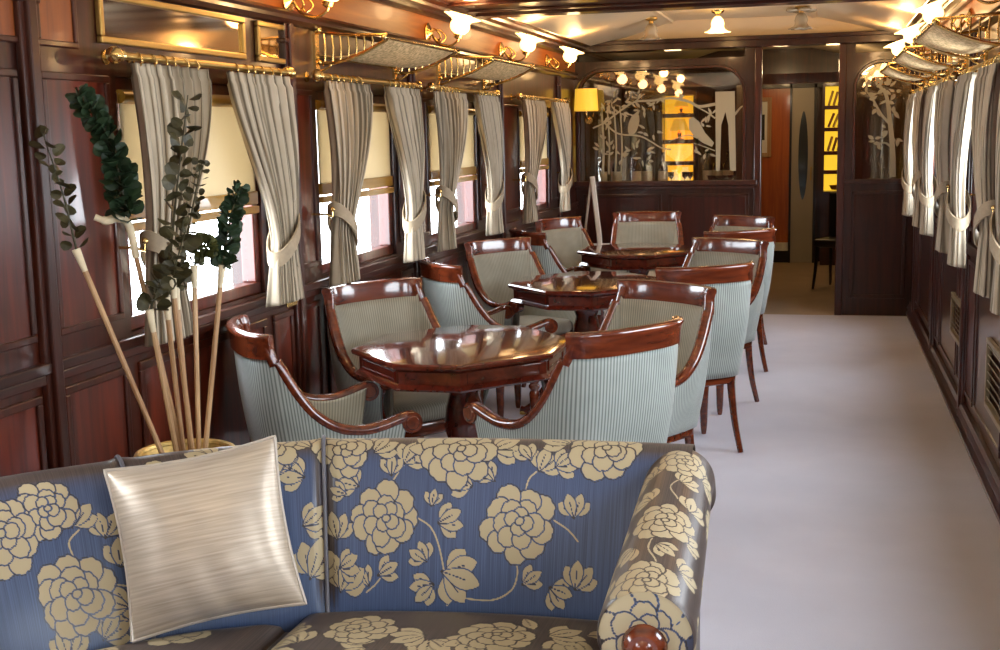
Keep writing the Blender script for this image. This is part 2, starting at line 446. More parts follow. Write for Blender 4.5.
def joinery(X, s, wins, y0, y1):
    ws = [c for c in wins if y0-1 < c < y1]
    # sill, dado rail, baseboard
    b = MB(); b.box((X, YB, SILL-.045), (X+s*.026, YP, SILL-.012)); b.box((X, YB, SILL-.075), (X+s*.018, YP, SILL-.045)); trim(b, M['mahogany_x'], .005)
    b = MB(); k = .6 if s > 0 else 1
    pts = [(0, .0), (.045*k, 0), (.05*k, .03), (.035*k, .05), (.045*k, .075), (.03*k, .1), (.022*k, .125), (0, .13)]
    pts = [(X+s*a, z) for a, z in pts]; b.prism_y(pts if s > 0 else pts[::-1], YB, YP)
    o = struct(b.build('baseboard_left' if s > 0 else 'baseboard_right', M['panel_dark'], smooth=False))
    for i, c in enumerate(ws):
        nxt = wins[wins.index(c)+1] if wins.index(c)+1 < len(wins) else c+1.75
        mid = (c+nxt)/2
        a0, a1 = c+HW+.05, min(nxt-HW-.05, YP-.03)
        if mid < YP-.1:
            pilaster(X, s, mid)
            frame_panel(X, s, a0, mid-.055, SILL+.05, 1.80, M['panel'], M['mahogany'], .022)
            frame_panel(X, s, mid+.055, a1, SILL+.05, 1.80, M['panel'], M['mahogany'], .022)
            frame_panel(X, s, mid+.055, a1, .18, .90, M['panel'], M['mahogany'], .025)
            frame_panel(X, s, a0, mid-.055, .18, .90, M['panel'], M['mahogany'], .025)
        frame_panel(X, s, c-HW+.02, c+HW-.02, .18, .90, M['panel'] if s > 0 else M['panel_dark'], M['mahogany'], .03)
joinery(L, 1, WINL, 1.5, 11)
joinery(R, -1, WINR, 3.5, 11)

# windows
wn = [0]
def window(X, s, c, detail=True):
    """s=+1: the outside is +x"""
    wn[0] += 1
    b = MB(); x0, x1 = X+s*.015, X+s*.075; t = .045
    b.box((x0, c-HW, SILL), (x1, c+HW, SILL+t)); b.box((x0, c-HW, HEAD-t), (x1, c+HW, HEAD))
    b.box((x0, c-HW, SILL+t), (x1, c-HW+t, HEAD-t)); b.box((x0, c+HW-t, SILL+t), (x1, c+HW, HEAD-t))
    w = struct(b.build('window_%d' % wn[0], M['panel'], smooth=False, bevel=.005))
    g = MB(); g.box((X+s*.05, c-HW+t, SILL+t), (X+s*.055, c+HW-t, HEAD-t)); g.build('pane', M['glass'], w, smooth=False)
    return w
for c in WINL: window(L, -1, c)
for c in WINR: window(R, 1, c)

ORD = ['nearest', 'second', 'third', 'fourth', 'fifth', 'sixth']
def blind(X, s, c, low, label):
    t = empty('roller_blind', (X+s*.008, c, HEAD-.05), 0, label, 'blind', 'roller blinds in the windows')
    b = MB(); n = 2
    b.box((-.0015, -HW+.03, low-HEAD+.05), (.0015, HW-.03, 0)); b.build('blind_cloth', M['blind'], t, smooth=False)
    b = MB(); z = low-HEAD+.05
    b.box((-.012, -HW+.03, z-.05), (.012, HW-.03, z)); b.box((-.016, -HW+.03, z-.085), (.016, HW-.03, z-.056)); b.build('bottom_bar', M['blindbar'], t, smooth=False, bevel=.004)
    b = MB(); b.lathe([(.022, -HW+.03), (.022, HW-.03)], (0, 0, -.01), 'y', 14); b.build('roller', M['blindbar'], t)
    return t
for i, c in enumerate([x for x in WINL if x > 1.5]):
    lab = ['cream roller blind half lowered in the window behind the sofa corner, near the frame edge', 'cream roller blind behind the eucalyptus stems, oak bar at its foot',
           'cream roller blind over the nearest table, in the second window past the plants', 'cream roller blind in the third window past the plants, mostly behind curtains', 'cream roller blind in the last window before the glass bulkhead'][i]
    blind(L, -1, c, 1.40, lab)

# ------------------------------------------------------------------ curtain rods and curtains
ring_me = None
def rod(X, s, c, hw, label, group):
    """s=+1 when the room is +x"""
    t = empty('curtain_rod', (X+s*.085, c, 1.855), 0, label, 'curtain rod', group)
    b = MB(); b.lathe([(.012, -hw), (.012, hw)], (0, 0, 0), 'y', 12); b.build('pole', M['brass_old'], t)
    for e in (-1, 1):
        b = MB(); b.lathe([(.002, 0), (.014, 0), (.018, .008), (.012, .016), (.022, .03), (.027, .045), (.022, .06), (.008, .068), (.001, .07)] if e > 0 else
                          [(.001, -.07), (.008, -.068), (.022, -.06), (.027, -.045), (.022, -.03), (.012, -.016), (.018, -.008), (.014, 0), (.002, 0)], (0, e*hw, 0), 'y', 14); b.build('finial', M['brass'], t)
        b = MB(); b.tube([(-s*.085, e*(hw-.04), 0), (-s*.02, e*(hw-.04), 0), (0, e*(hw-.04), -.014)], .008, 8); b.lathe([(.022, 0), (.022, .006)] if s > 0 else [(.022, -.006), (.022, 0)], (-s*.085, e*(hw-.04), 0), 'x', 14); b.build('bracket', M['brass'], t)
    global ring_me
    if ring_me is None:
        r = MB(); r.torus((0, 0, 0), .021, .0032, 'y', 16, 6); r0 = r.build('ring', M['brass'], t); ring_me = r0.data
    else: r0 = None
    for k in range(12):
        f = (k % 6+.5)/6; y = -hw+.05+f*.42 if k < 6 else hw-.05-f*.42
        if k == 0 and r0: o = r0
        else: o = bpy.data.objects.new('ring', ring_me); C.objects.link(o); o.parent = t
        o.location = (0, y, -.010); o.rotation_euler = (0, 0, random.uniform(-.5, .5))
    return t

def curtain(X, s, yo, dr, label, group, w=.44, seed=0, zb=.965, tie_z=1.19, matname='curtain'):
    """s=+1: the room is +x.  yo: outer edge, dr: direction (+1/-1) towards the window middle"""
    rnd = random.Random(seed); ph = rnd.uniform(0, 6)
    t = empty('curtain', (X+s*.095, yo, zb), 0, label, 'curtain', group)
    nu, nv = 97, 61
    P = np.zeros((nu, nv, 3)); UV = np.zeros((nu, nv, 2))
    for j in range(nv):
        h = j/(nv-1); z = zb+(1.835-zb)*h
        if z > tie_z:
            q = (z-tie_z)/(1.835-tie_z); e = q*q*(3-2*q)
            ww = lerp(.155, w, e**.8); off = lerp(.035, 0, e); amp = lerp(.020, .024, q); dx = lerp(.0, -.0, e)+.02*math.sin(PI*q)
        else:
            q = (tie_z-z)/(tie_z-zb); ww = lerp(.155, .215, q**.7); off = .035-.02*q; amp = .020+.008*q; dx = .0
        if z > 1.80: amp *= .75
        for i in range(nu):
            u = i/(nu-1); nf = 7
            a = 2*PI*nf*(u+.012*math.sin(5*u+3*h+ph))+ph
            d = amp*(math.sin(a)+.35*math.sin(2.1*a+ph))
            fan = .03*math.sin(PI*u)*(1-h)
            P[i, j] = (s*(d+dx+fan*.5), dr*(off+ww*u+.006*math.sin(3*a)), z-zb+(.006*math.sin(a) if j == 0 else 0))
            UV[i, j] = (u*.62, z)
    b = MB(); b.grid(P, UV); o = b.build('drape', M[matname], t, auto=180)
    so = o.modifiers.new('thick', 'SOLIDIFY'); so.thickness = .003
    # tieback band
    b = MB(); pts = []; sd = []
    n = 40
    for k in range(n):
        a = 2*PI*k/n; cx, cy = math.cos(a), math.sin(a)
        yy = .035+.078+cy*.093; pts.append((s*(cx*.052+.004), dr*yy, tie_z-zb+.03-(yy-.11)*.85)); sd.append((s*cx, dr*cy, 0))
    rings = []
    for p, q in zip(pts, sd):
        n_ = Vector((q[0], q[1]*.6, 0)).normalized()
        rings.append([tuple(Vector(p)+n_*a+Vector((0, 0, c_))) for a, c_ in ((0, -.032), (.006, -.03), (.006, .03), (0, .032))])
    vs = [p for r in rings for p in r]; fs = []
    for i in range(n):
        for j in range(4): fs.append((i*4+j, ((i+1) % n)*4+j, ((i+1) % n)*4+(j+1) % 4, i*4+(j+1) % 4))
    b.add(vs, fs); b.build('tieback', M['tie'], t)
    b = MB(); b.tube([(-s*.093, dr*.0, tie_z-zb+.085), (-s*.03, dr*.0, tie_z-zb+.085), (-s*.0, dr*.01, tie_z-zb+.075), (-s*.0, dr*.012, tie_z-zb+.10)], .005, 8); b.sphere((-s*.0, dr*.012, tie_z-zb+.105), .011, 8)
    b.build('tieback_hook', M['brass'], t)
    return t

wl_names = ['window beside the sofa corner', 'window behind the eucalyptus stems', 'window beside the nearest table', 'window beside the middle table', 'window nearest the glass bulkhead']
lw = [x for x in WINL if x > 1.5]
GL, GR = 'striped curtains along the window wall', 'striped curtains along the aisle wall'
for i, c in enumerate(lw):
    hw = [.56, .59, .63, .66, .78][i]
    rod(L, 1, c, hw, 'brass curtain rod with ring hooks over the '+wl_names[i], 'brass curtain rods on the window wall')
    if i > 0: curtain(L, 1, c-hw+.03, 1, 'beige striped curtain tied back on the sofa side of the '+wl_names[i], GL, [0, .45, .48, .54, .62][i], i*3+1)
    curtain(L, 1, c+hw-.0, -1, 'beige striped curtain tied back on the bulkhead side of the '+wl_names[i], GL, [.44, .52, .48, .50, .58][i], i*3+2)
rw = [x for x in WINR if x > 4]
rw_names = ['right-hand window nearest the camera', 'second right-hand window', 'third right-hand window', 'right-hand window nearest the bulkhead']
for i, c in enumerate(rw):
    rod(R, -1, c, .68, 'brass curtain rod on the aisle wall over the '+rw_names[i], 'brass curtain rods on the aisle wall')
    if i > 0: curtain(R, -1, c-.70, 1, 'beige curtain tied back on the near side of the '+rw_names[i], GR, .56, 40+i*3, .90, 1.16)
    curtain(R, -1, c+.70, -1, 'beige curtain tied back on the far side of the '+rw_names[i], GR, .56, 41+i*3, .90, 1.16)

# ------------------------------------------------------------------ mirrors over the windows, socket, grilles
def brass_frame_panel(X, s, y0, y1, z0, z1, label, cat='mirror'):
    t = empty('transom_mirror', (X, (y0+y1)/2, z0), 0, label, cat, 'brass framed mirrors above the windows')
    a, c_ = (y1-y0)/2, z1-z0; w = .022
    b = MB(); b.box((0, -a, 0), (s*.02, a, w)); b.box((0, -a, c_-w), (s*.02, a, c_)); b.box((0, -a, w), (s*.02, -a+w, c_-w)); b.box((0, a-w, w), (s*.02, a, c_-w)); b.build('frame', M['brass_old'], t, smooth=False, bevel=.005)
    b = MB(); b.box((0, -a+w, w), (s*.008, a-w, c_-w)); b.build('mirror_glass', M['mirror'], t, smooth=False)
brass_frame_panel(L, 1, 3.43, 4.42, 1.895, 2.05, 'long brass framed mirror above the window behind the eucalyptus stems')
brass_frame_panel(L, 1, 4.53, 4.83, 1.895, 2.05, 'short brass framed mirror just past the long one, above the panelled pier')
t = empty('socket_plate', (L+.027, 4.70, .955), 0, 'small brass socket plate on the panelled pier behind the nearest armchair', 'socket')
b = MB(); b.box((0, -.05, -.035), (.008, .05, .035)); b.build('plate', M['brass'], t, smooth=False, bevel=.003)
for e in (-.025, .025):
    b = MB(); b.lathe([(.012, .008), (.010, .013), (.001, .014)], (0, e, 0), 'x', 12); b.build('switch_dolly', M['dark'], t)
for (y0, y1, z0, z1, lab) in ((5.22, 5.98, .32, .64, 'brass heater grille low on the aisle wall, nearest the camera'), (7.05, 7.62, .40, .64, 'brass heater grille low on the aisle wall, further along')):
    t = empty('heater_grille', (R-.004, (y0+y1)/2, z0), 0, lab, 'grille', 'heater grilles on the aisle wall')
    a, h = (y1-y0)/2, z1-z0
    b = MB(); w = .025; b.box((0, -a, 0), (-.022, a, w)); b.box((0, -a, h-w), (-.022, a, h)); b.box((0, -a, w), (-.022, -a+w, h-w)); b.box((0, a-w, w), (-.022, a, h-w)); b.build('frame', M['greybeige'], t, smooth=False, bevel=.004)
    b = MB(); n = 7
    for k in range(n):
        z = w+(k+.5)*(h-2*w)/n; b.add([(-.004, -a+w, z-.012), (-.016, -a+w, z+.004), (-.014, -a+w, z+.008), (-.002, -a+w, z-.008), (-.004, a-w, z-.012), (-.016, a-w, z+.004), (-.014, a-w, z+.008), (-.002, a-w, z-.008)],
              [(0, 1, 2, 3), (7, 6, 5, 4), (0, 4, 5, 1), (1, 5, 6, 2), (2, 6, 7, 3), (3, 7, 4, 0)])
    b.build('louvres', M['greybeige'], t, smooth=False)

# amber panels over the pier next to the sofa
frame_panel(L, 1, 2.82, 3.06, 1.87, 2.06, M['amber_panel'], M['mahogany'], .018)
frame_panel(L, 1, 3.12, 3.32, 1.87, 2.06, M['amber_panel'], M['mahogany'], .018)

# ------------------------------------------------------------------ luggage racks
def rack(X, s, y0, y1, label):
    t = empty('luggage_rack', (X, (y0+y1)/2, 1.95), 0, label, 'luggage rack', 'brass luggage racks')
    a = (y1-y0)/2; D = .33
    cv = catmull([(.015, .0), (.10, -.012), (.2, .005), (.28, .035), (D, .06)], 3)
    P = np.zeros((33, len(cv), 3)); rr = random.Random(int(y0*100))
    for i in range(33):
        for j in range(len(cv)):
            P[i, j] = (s*cv[j][0], -a+.015+(2*a-.03)*i/32, cv[j][1]-.010*math.sin(PI*i/32)*math.sin(PI*j/(len(cv)-1))+rr.uniform(-.0015, .0015))
    b = MB(); b.grid(P); o = b.build('net', M['net'], t); so = o.modifiers.new('thick', 'SOLIDIFY'); so.thickness = .004
    b = MB(); b.tube([(s*D, -a-.03, .062), (s*D, a+.03, .062)], .008, 10); b.tube([(s*.015, -a, -.008), (s*.015, a, -.008)], .006, 8)
    for e in (-1, 1): b.sphere((s*D, e*(a+.035), .062), .014, 10)
    b.build('long_rail', M['brass'], t)
    for e in (-1, 1):
        y = e*a; b = MB()
        b.tube([tuple(q) for q in catmull([(0, y, -.03), (s*.08, y, -.035), (s*.2, y, -.005), (s*D, y, .055)], 6)], .008, 8)
        b.tube([tuple(q) for q in catmull([(0, y, .10), (s*.12, y, .085), (s*.24, y, .078), (s*D, y, .075)], 6)], .007, 8)
        for k in range(7):
            x = .045+.036*k; z0 = np.interp(x, [0, .08, .2, D], [-.03, -.035, -.005, .055]); b.tube([(s*x, y, z0), (s*(x+.004), y, (z0+.085)/2), (s*x, y, np.interp(x, [0, D], [.10, .075]))], [.003, .0055, .003], 6)
        b.build('end_spindles', M['brass'], t)
        b = MB(); b.box((0, y-.022, -.07), (s*.012, y+.022, .10)); b.sphere((s*.02, y, .105), .018, 10); b.sphere((s*.02, y, -.03), .014, 10)
        b.tube([tuple(q) for q in catmull([(0, y, -.06), (s*.03, y, -.065), (s*.07, y, -.045), (s*.05, y, -.03), (s*.035, y, -.045)], 6)], .005, 8)
        b.build('scroll_bracket', M['brass'], t)
rack(L, 1, 5.13, 6.16, 'brass luggage rack with pale cord net over the window beside the nearest table')
rack(L, 1, 6.92, 7.90, 'brass luggage rack with pale net over the window beside the middle table')
rack(R, -1, 5.5, 6.55, 'brass luggage rack on the aisle wall, nearest the camera')
rack(R, -1, 7.4, 8.45, 'brass luggage rack on the aisle wall, second from the camera')
rack(R, -1, 9.2, 10.25, 'brass luggage rack on the aisle wall, closest to the bulkhead')

# ------------------------------------------------------------------ wall sconces and ceiling lights
petal = lambda k, a: .20*math.exp(-((k-.5)/.16)**2)*math.sin(6*a)
def add_light(loc, energy, col=(1, .60, .27), size=.05):
    l = bpy.data.lights.new('lamp_or_fill_light', 'POINT'); l.energy = energy; l.color = col; l.shadow_soft_size = size
    o = bpy.data.objects.new('lamp_or_fill_light', l); o.location = loc; C.objects.link(o); return o
def sconce(X, s, y, label, energy=1.5):
    t = empty('wall_sconce', (X+s*.009, y, 2.155), 0, label, 'wall lamp', 'tulip glass wall lamps')
    b = MB(); b.lathe([(.055, 0), (.055, .008), (.04, .016), (.018, .022), (.012, .03)] if s > 0 else [(.012, -.03), (.018, -.022), (.04, -.016), (.055, -.008), (.055, 0)], (0, 0, 0), 'x', 20); b.build('backplate', M['brass'], t)
    b = MB(); arm = catmull([(s*.02, 0, 0), (s*.06, 0, -.055), (s*.12, 0, -.075), (s*.17, 0, -.05), (s*.175, 0, -.02)], 6)
    b.tube([tuple(p) for p in arm], .0065, 8)
    b.tube([tuple(q) for q in catmull([(s*.02, 0, 0), (s*.05, .04, .02), (s*.09, .05, -.02), (s*.07, .03, -.05), (s*.05, .03, -.03)], 6)], .004, 6)
    b.tube([tuple(q) for q in catmull([(s*.02, 0, 0), (s*.05, -.04, .02), (s*.09, -.05, -.02), (s*.07, -.03, -.05), (s*.05, -.03, -.03)], 6)], .004, 6)
    b.lathe_dir([(.005, -.02), (.022, -.012), (.026, .006), (.018, .012)], (s*.175, 0, -.02), (s*.25, 0, 1), 14); b.build('arm', M['brass'], t)
    b = MB(); b.lathe_dir([(.016, 0), (.038, .010), (.052, .028), (.055, .048), (.049, .066), (.055, .078), (.078, .090), (.088, .096), (.086, .101), (.072, .099), (.05, .085), (.043, .066), (.048, .048), (.045, .03), (.03, .014), (.001, .010)], (s*.175, 0, -.012), (s*.35, -.12, 1), 48, petal)
    sh = b.build('tulip_shade', M['lampglow'], t, auto=80)
    add_light((X+s*.26, y, 2.285), energy*2.4); add_light((X+s*.23, y, 2.10), energy)
    return t
for y, lab in ((4.84, 'brass wall lamp above the nearest table, shade cut off by the picture edge'), (6.72, 'lit tulip glass wall lamp nearest on the window wall'), (8.36, 'lit tulip glass wall lamp in the middle of the window wall'), (9.82, 'lit tulip glass wall lamp on the window wall closest to the bulkhead')):
    sconce(L, 1, y, lab)
for y, lab in ((5.5, 'lit tulip wall lamp above the aisle, nearest the camera'), (7.25, 'lit tulip wall lamp above the aisle, second from the camera'), (8.9, 'lit tulip wall lamp above the aisle, third from the camera'), (10.4, 'lit tulip wall lamp above the aisle, closest to the bulkhead')):
    sconce(R, -1, y, lab)

def ceiling_light(x, y, z, label, lit, cross=False, energy=3):
    t = empty('ceiling_light', (x, y, z), 0, label, 'ceiling lamp', 'tulip ceiling lamps before the bulkhead'); t.scale = (.88, .88, .95)
    b = MB(); b.lathe([(.02, -.05), (.022, -.03), (.05, -.02), (.058, -.008), (.058, 0)], n=20); b.build('rose', M['brass'] if lit else M['brass_old'], t)
    b = MB(); b.lathe([(.001, -.055), (.03, -.056), (.05, -.08), (.058, -.11), (.054, -.135), (.062, -.155), (.085, -.172), (.10, -.176), (.098, -.181), (.08, -.18), (.055, -.162), (.047, -.135), (.05, -.11), (.022, -.05)][::-1], n=48, ripple=lambda k, a: .2*math.exp(-((k-.45)/.17)**2)*math.sin(6*a))
    b.build('tulip_shade', M['lampglow'] if lit else M['lampoff'], t, auto=80)
    if cross:
        b = MB()
        for k in range(4):
            a = k*PI/2+.4; b.sphere((.085*math.cos(a), .085*math.sin(a), -.03), .05, 10, (1.1, 1.1, .35))
        b.build('petal_cap', M['lampoff'], t)
    if lit: add_light((x, y, z-.24), energy)
ceiling_light(-1.34, 10.25, 2.494, 'unlit tulip ceiling lamp on the window side of the row', False)
ceiling_light(-.81, 10.2, 2.525, 'lit brass tulip ceiling lamp in the middle of the row', True)
ceiling_light(-.17, 10.2, 2.525, 'unlit ceiling lamp with four petal cap on the aisle side of the row', False, True)

# ------------------------------------------------------------------ bulkhead with etched glass
bx = [(-2.12, -.53), (.16, .767)]
b = MB()
# left lower panelling and frame
b.box((L, YP, 0), (-.53, YP+.07, 1.14))
b.box((-.645, YP, 1.14), (-.53, YP+.07, 2.28)); b.box((L, YP, 2.13), (-.645, YP+.07, 2.205))
def corner(cx, cz, r, sx):
    pts = [(cx, cz)]+[(cx-sx*r+sx*r*math.cos(a), cz-r+r*math.sin(a)) for a in [PI/2*k/10 for k in range(11)]]
    pts = [(cx, cz)]+[(cx-sx*r+sx*r*math.sin(a), cz-r+r*math.cos(a)) for a in [PI/2*k/10 for k in range(11)]]
    return pts
cp = corner(-.645, 2.13, .23, 1); b.prism_y(cp, YP, YP+.07)
cp = corner(L, 2.13, .23, -1); b.prism_y(cp[::-1], YP, YP+.07)
# right section
b.box((.16, YP, 0), (R, YP+.07, 1.14)); b.box((.16, YP, 1.14), (.26, YP+.07, 2.28)); b.box((.72, YP, 1.14), (R, YP+.07, 2.28)); b.box((.26, YP, 2.13), (.72, YP+.07, 2.205))
cp = corner(.26, 2.13, .22, -1); b.prism_y(cp[::-1], YP, YP+.07); cp = corner(.72, 2.13, .22, 1); b.prism_y(cp, YP, YP+.07)
struct(b.build('wall_bulkhead', M['bulkhead'], smooth=False))
# mouldings on the bulkhead
def arch_trim(x0, x1, z0, z1, r, w=.03, d=.025):
    pts = [(x0, z0), (x0, z1-r)]+[(x0+r-r*math.cos(a), z1-r+r*math.sin(a)) for a in [PI/2*k/8 for k in range(1, 9)]]
    pts += [(x1-r+r*math.sin(a), z1-r+r*math.cos(a)) for a in [PI/2*k/8 for k in range(0, 9)]]+[(x1, z0)]
    b = MB(); b.sweep([(x, YP-.0, z) for x, z in pts], [(0, -1, 0)]*len(pts), [(0, -w/2), (d, -w/2+.006), (d, w/2-.006), (0, w/2)])
    trim(b, M['mahogany'])
arch_trim(L+.03, -.645, 1.16, 2.13, .23); arch_trim(.26, .72, 1.16, 2.13, .22)
b = MB(); b.box((L, YP-.05, 1.12), (-.53, YP, 1.165)); b.box((L, YP-.03, 1.09), (-.53, YP, 1.12)); trim(b, M['mahogany_x'], .006)
b = MB(); b.box((.16, YP-.03, 1.12), (R, YP, 1.16)); trim(b, M['mahogany_x'], .006)
for x0, x1 in ((-2.05, -1.35), (-1.29, -.6)): 
    b = MB(); w = .03
    b.box((x0, YP-.014, .2), (x1, YP, .2+w)); b.box((x0, YP-.014, 1.05-w), (x1, YP, 1.05)); b.box((x0, YP-.014, .2), (x0+w, YP, 1.05)); b.box((x1-w, YP-.014, .2), (x1, YP, 1.05)); trim(b, M['bulkhead'], .004)
    b = MB(); b.box((x0+w, YP-.004, .2+w), (x1-w, YP, 1.05-w)); trim(b, M['panel_dark'])
b = MB(); x0, x1, w = .25, .7, .03
b.box((x0, YP-.014, .15), (x1, YP, .15+w)); b.box((x0, YP-.014, 1.06-w), (x1, YP, 1.06)); b.box((x0, YP-.014, .15), (x0+w, YP, 1.06)); b.box((x1-w, YP-.014, .15), (x1, YP, 1.06)); trim(b, M['bulkhead'], .004)
for x in (-.53, .16):
    b = MB(); b.box((x-.03, YP-.03, 0), (x+.03, YP+.1, 2.28)); trim(b, M['mahogany'], .006)

def glass_pane(x0, x1, z0, z1, r, name, both=True):
    pts = [(x0, z0), (x1, z0), (x1, z1-r)]+[(x1-r+r*math.cos(a), z1-r+r*math.sin(a)) for a in [PI/2*k/8 for k in range(1, 9)]]
    pts += [(x0+r-r*math.sin(a), z1-r+r*math.cos(a)) for a in [PI/2*k/8 for k in range(0, 9)]]
    b = MB(); b.prism_y(pts, YP+.03, YP+.036); o = b.build(name, M['barglass'], smooth=False); return o
g1 = struct(glass_pane(L+.01, -.645, 1.14, 2.13, .23, 'window_20'))
g2 = struct(glass_pane(.26, .72, 1.14, 2.13, .22, 'window_21'))

# etched decoration on the glass: real flat frosted shapes, 3 mm proud of the pane
f_y = YP+.026
def PX(u, v):      # picture sketch units -> bulkhead plane (x,z)
    return (-.644+(u-745)*.00862, 1.155+(180-v)*.00868)
class Etch(MB):
    def poly(s, pts):
        s.k = getattr(s, 'k', 0)+1; e_ = .00004*(s.k % 60); return s.prism_y(pts, f_y-e_, f_y+.003)
    def blob(s, c, rx, rz, rot=0, n=14):
        return s.poly([(c[0]+rx*math.cos(a)*math.cos(rot)-rz*math.sin(a)*math.sin(rot), c[1]+rx*math.cos(a)*math.sin(rot)+rz*math.sin(a)*math.cos(rot)) for a in [2*PI*k/n for k in range(n)]])
    def line(s, pts, w):
        P = catmull(pts, 5); W = w if isinstance(w, list) else [w, w*.5]; n = len(P)
        for i in range(n-1):
            a, c = P[i], P[i+1]; d = (c-a)/max(1e-6, np.linalg.norm(c-a)); q = np.array([-d[1], d[0]])
            w0 = lerp(W[0], W[1], i/(n-1))/2; w1 = lerp(W[0], W[1], (i+1)/(n-1))/2
            s.poly([a-q*w0, c-q*w1, c+q*w1, a+q*w0])
        return s
    def leaf(s, c, ln, wd, rot):
        pts = []
        for k in range(9): t = k/8; pts.append((t*ln, wd/2*math.sin(PI*t**.8)))
        for k in range(8, -1, -1): t = k/8; pts.append((t*ln, -wd/2*math.sin(PI*t**.8)))
        cr, sr = math.cos(rot), math.sin(rot)
        return s.poly([(c[0]+x*cr-y*sr, c[1]+x*sr+y*cr) for x, y in pts])
rnd = random.Random(5)
tr = empty('etched_tree', (0, 0, 0), 0, 'frosted tree with branches, leaves and birds etched in the bulkhead glass', 'glass decoration')
e = Etch()
e.poly([PX(*p) for p in ((717, 170), (721, 170), (722, 125), (726, 112), (729, 125), (731, 170), (737, 170), (735, 92), (716, 92))])
e.build('trunk', M['etch'], tr, smooth=False)
for pts, w in (([(735, 115), (741, 108), (745, 106)], .02), ([(716, 104), (700, 106), (690, 101), (672, 97), (655, 99), (635, 100), (618, 110), (604, 120), (592, 125)], [.026, .012]),
               ([(716, 118), (708, 112), (695, 105)], .014), ([(604, 120), (618, 131), (640, 134), (652, 140), (662, 146), (672, 148)], [.016, .01]), ([(700, 138), (690, 134), (680, 136), (670, 140)], .011),
               ([(618, 110), (612, 104), (612, 96)], .012), ([(635, 100), (640, 96), (645, 92)], .010), ([(716, 150), (706, 146), (695, 142)], .010)):
    e = Etch(); e.line([PX(*p) for p in pts], w); e.build('branch', M['etch'], tr, smooth=False)
e = Etch()
for (u, v) in ((608, 100), (616, 98), (624, 101), (605, 108), (613, 110), (622, 110), (604, 118), (628, 112), (636, 106), (643, 107), (655, 102), (660, 95), (610, 118), (640, 95), (685, 98), (605, 135), (612, 145), (645, 128), (656, 132),
               (630, 150), (640, 156), (622, 156), (648, 158), (634, 145), (650, 150), (707, 120), (712, 116), (704, 124), (600, 145), (606, 152), (700, 152), (708, 152)):
    for k in range(3): e.leaf(PX(u+rnd.uniform(-3, 3), v+rnd.uniform(-3, 3)), rnd.uniform(.04, .075), rnd.uniform(.016, .026), rnd.uniform(0, 6.28))
e.build('leaves', M['etch'], tr, smooth=False)
e = Etch()
e.poly([PX(*p) for p in ((690, 118), (694, 116), (700, 121), (706, 132), (715, 142), (713, 146), (704, 142), (696, 136), (690, 128))])
e.build('bird', M['etch'], tr, smooth=False)
e = Etch(); e.blob(PX(634, 122), .045, .10, -.3); e.leaf(PX(632, 128), .13, .06, 1.2); e.leaf(PX(634, 116), .09, .03, .9)
e.build('bird', M['etch'], tr, smooth=False)
for u, w in ((602, .022), (608, .016), (615, .018), (621, .014)):
    e = Etch(); e.line([PX(u, 172), PX(u+1, 140), PX(u-1, 104)], [w, w*.7]); e.build('reed', M['etch'], tr, smooth=False)
tr = empty('etched_tree', (0, 0, 0), 0, 'frosted blossom branch etched in the narrow glass beside the aisle wall', 'glass decoration')
e = Etch(); QX = lambda u, v: (.16+(u-843)*.00862, 1.155+(180-v)*.00868)
e.line([QX(*p) for p in ((892, 178), (891, 150), (888, 125), (884, 100), (876, 90))], [.05, .02]); e.line([QX(*p) for p in ((889, 128), (880, 118), (872, 104), (866, 96))], [.025, .012]); e.line([QX(*p) for p in ((891, 150), (884, 145), (878, 146))], .02)
e.build('branches', M['etch'], tr, smooth=False)
e = Etch()
for (u, v) in ((866, 96), (870, 102), (876, 92), (882, 96), (888, 92), (893, 98), (874, 112), (868, 88), (880, 86), (886, 106), (892, 116), (878, 146), (874, 142), (884, 132), (894, 140), (890, 84)):
    for k in range(3): e.leaf(QX(u+rnd.uniform(-2, 2), v+rnd.uniform(-2, 2)), rnd.uniform(.04, .08), rnd.uniform(.02, .035), rnd.uniform(0, 6.28))
e.build('leaves', M['etch'], tr, smooth=False)

# ------------------------------------------------------------------ bar room beyond the bulkhead
b = MB(); b.box((L+.001, YP+.12, 0), (L+.02, YE, 2.3)); trim(b, M['barwall'])
b = MB(); b.box((-.90, 13.0, 0), (-.84, 15.36, 2.3)); trim(b, M['barwall'])
b = MB(); b.box((L+.02, 15.2, 0), (-.9, 15.3, 2.3)); trim(b, M['barwall'])
b = MB(); b.box((L, 12.9, 2.03), (R, 12.98, 2.13)); trim(b, M['panel'])
def lit_shelf(x0, x1, y, zs, z0, label, mode):
    t = empty('bar_shelf', ((x0+x1)/2, y, 0), 0, label, 'shelf'); a = (x1-x0)/2
    z1 = zs[-1]
    b = MB(); b.box((-a-.03, 0, 0), (-a, .3, z1+.05)); b.box((a, 0, 0), (a+.03, .3, z1+.05)); b.box((-a, 0, z1), (a, .3, z1+.05)); b.box((-a, .0, 0), (a, .3, z0)); b.build('carcass', M['bulkhead'], t, smooth=False)
    b = MB(); b.box((-a, .28, z0), (a, .295, z1)); b.build('lit_back', M['shelflight'], t, smooth=False)
    for z in zs[:-1]:
        b = MB(); b.box((-a, .02, z-.022), (a, .28, z+.022)); b.build('shelf_board', M['panel'], t, smooth=False, bevel=.003)
    return t
S1 = lit_shelf(-1.735, -1.39, 14.2, [1.23, 1.47, 1.76, 1.98], .98, 'amber lit bar shelves seen through the etched glass', 0)
S2 = lit_shelf(.03, .26, 15.05, [1.08, 1.30, 1.57, 1.82, 2.06], .86, 'amber lit book shelves seen through the bulkhead doorway', 0)
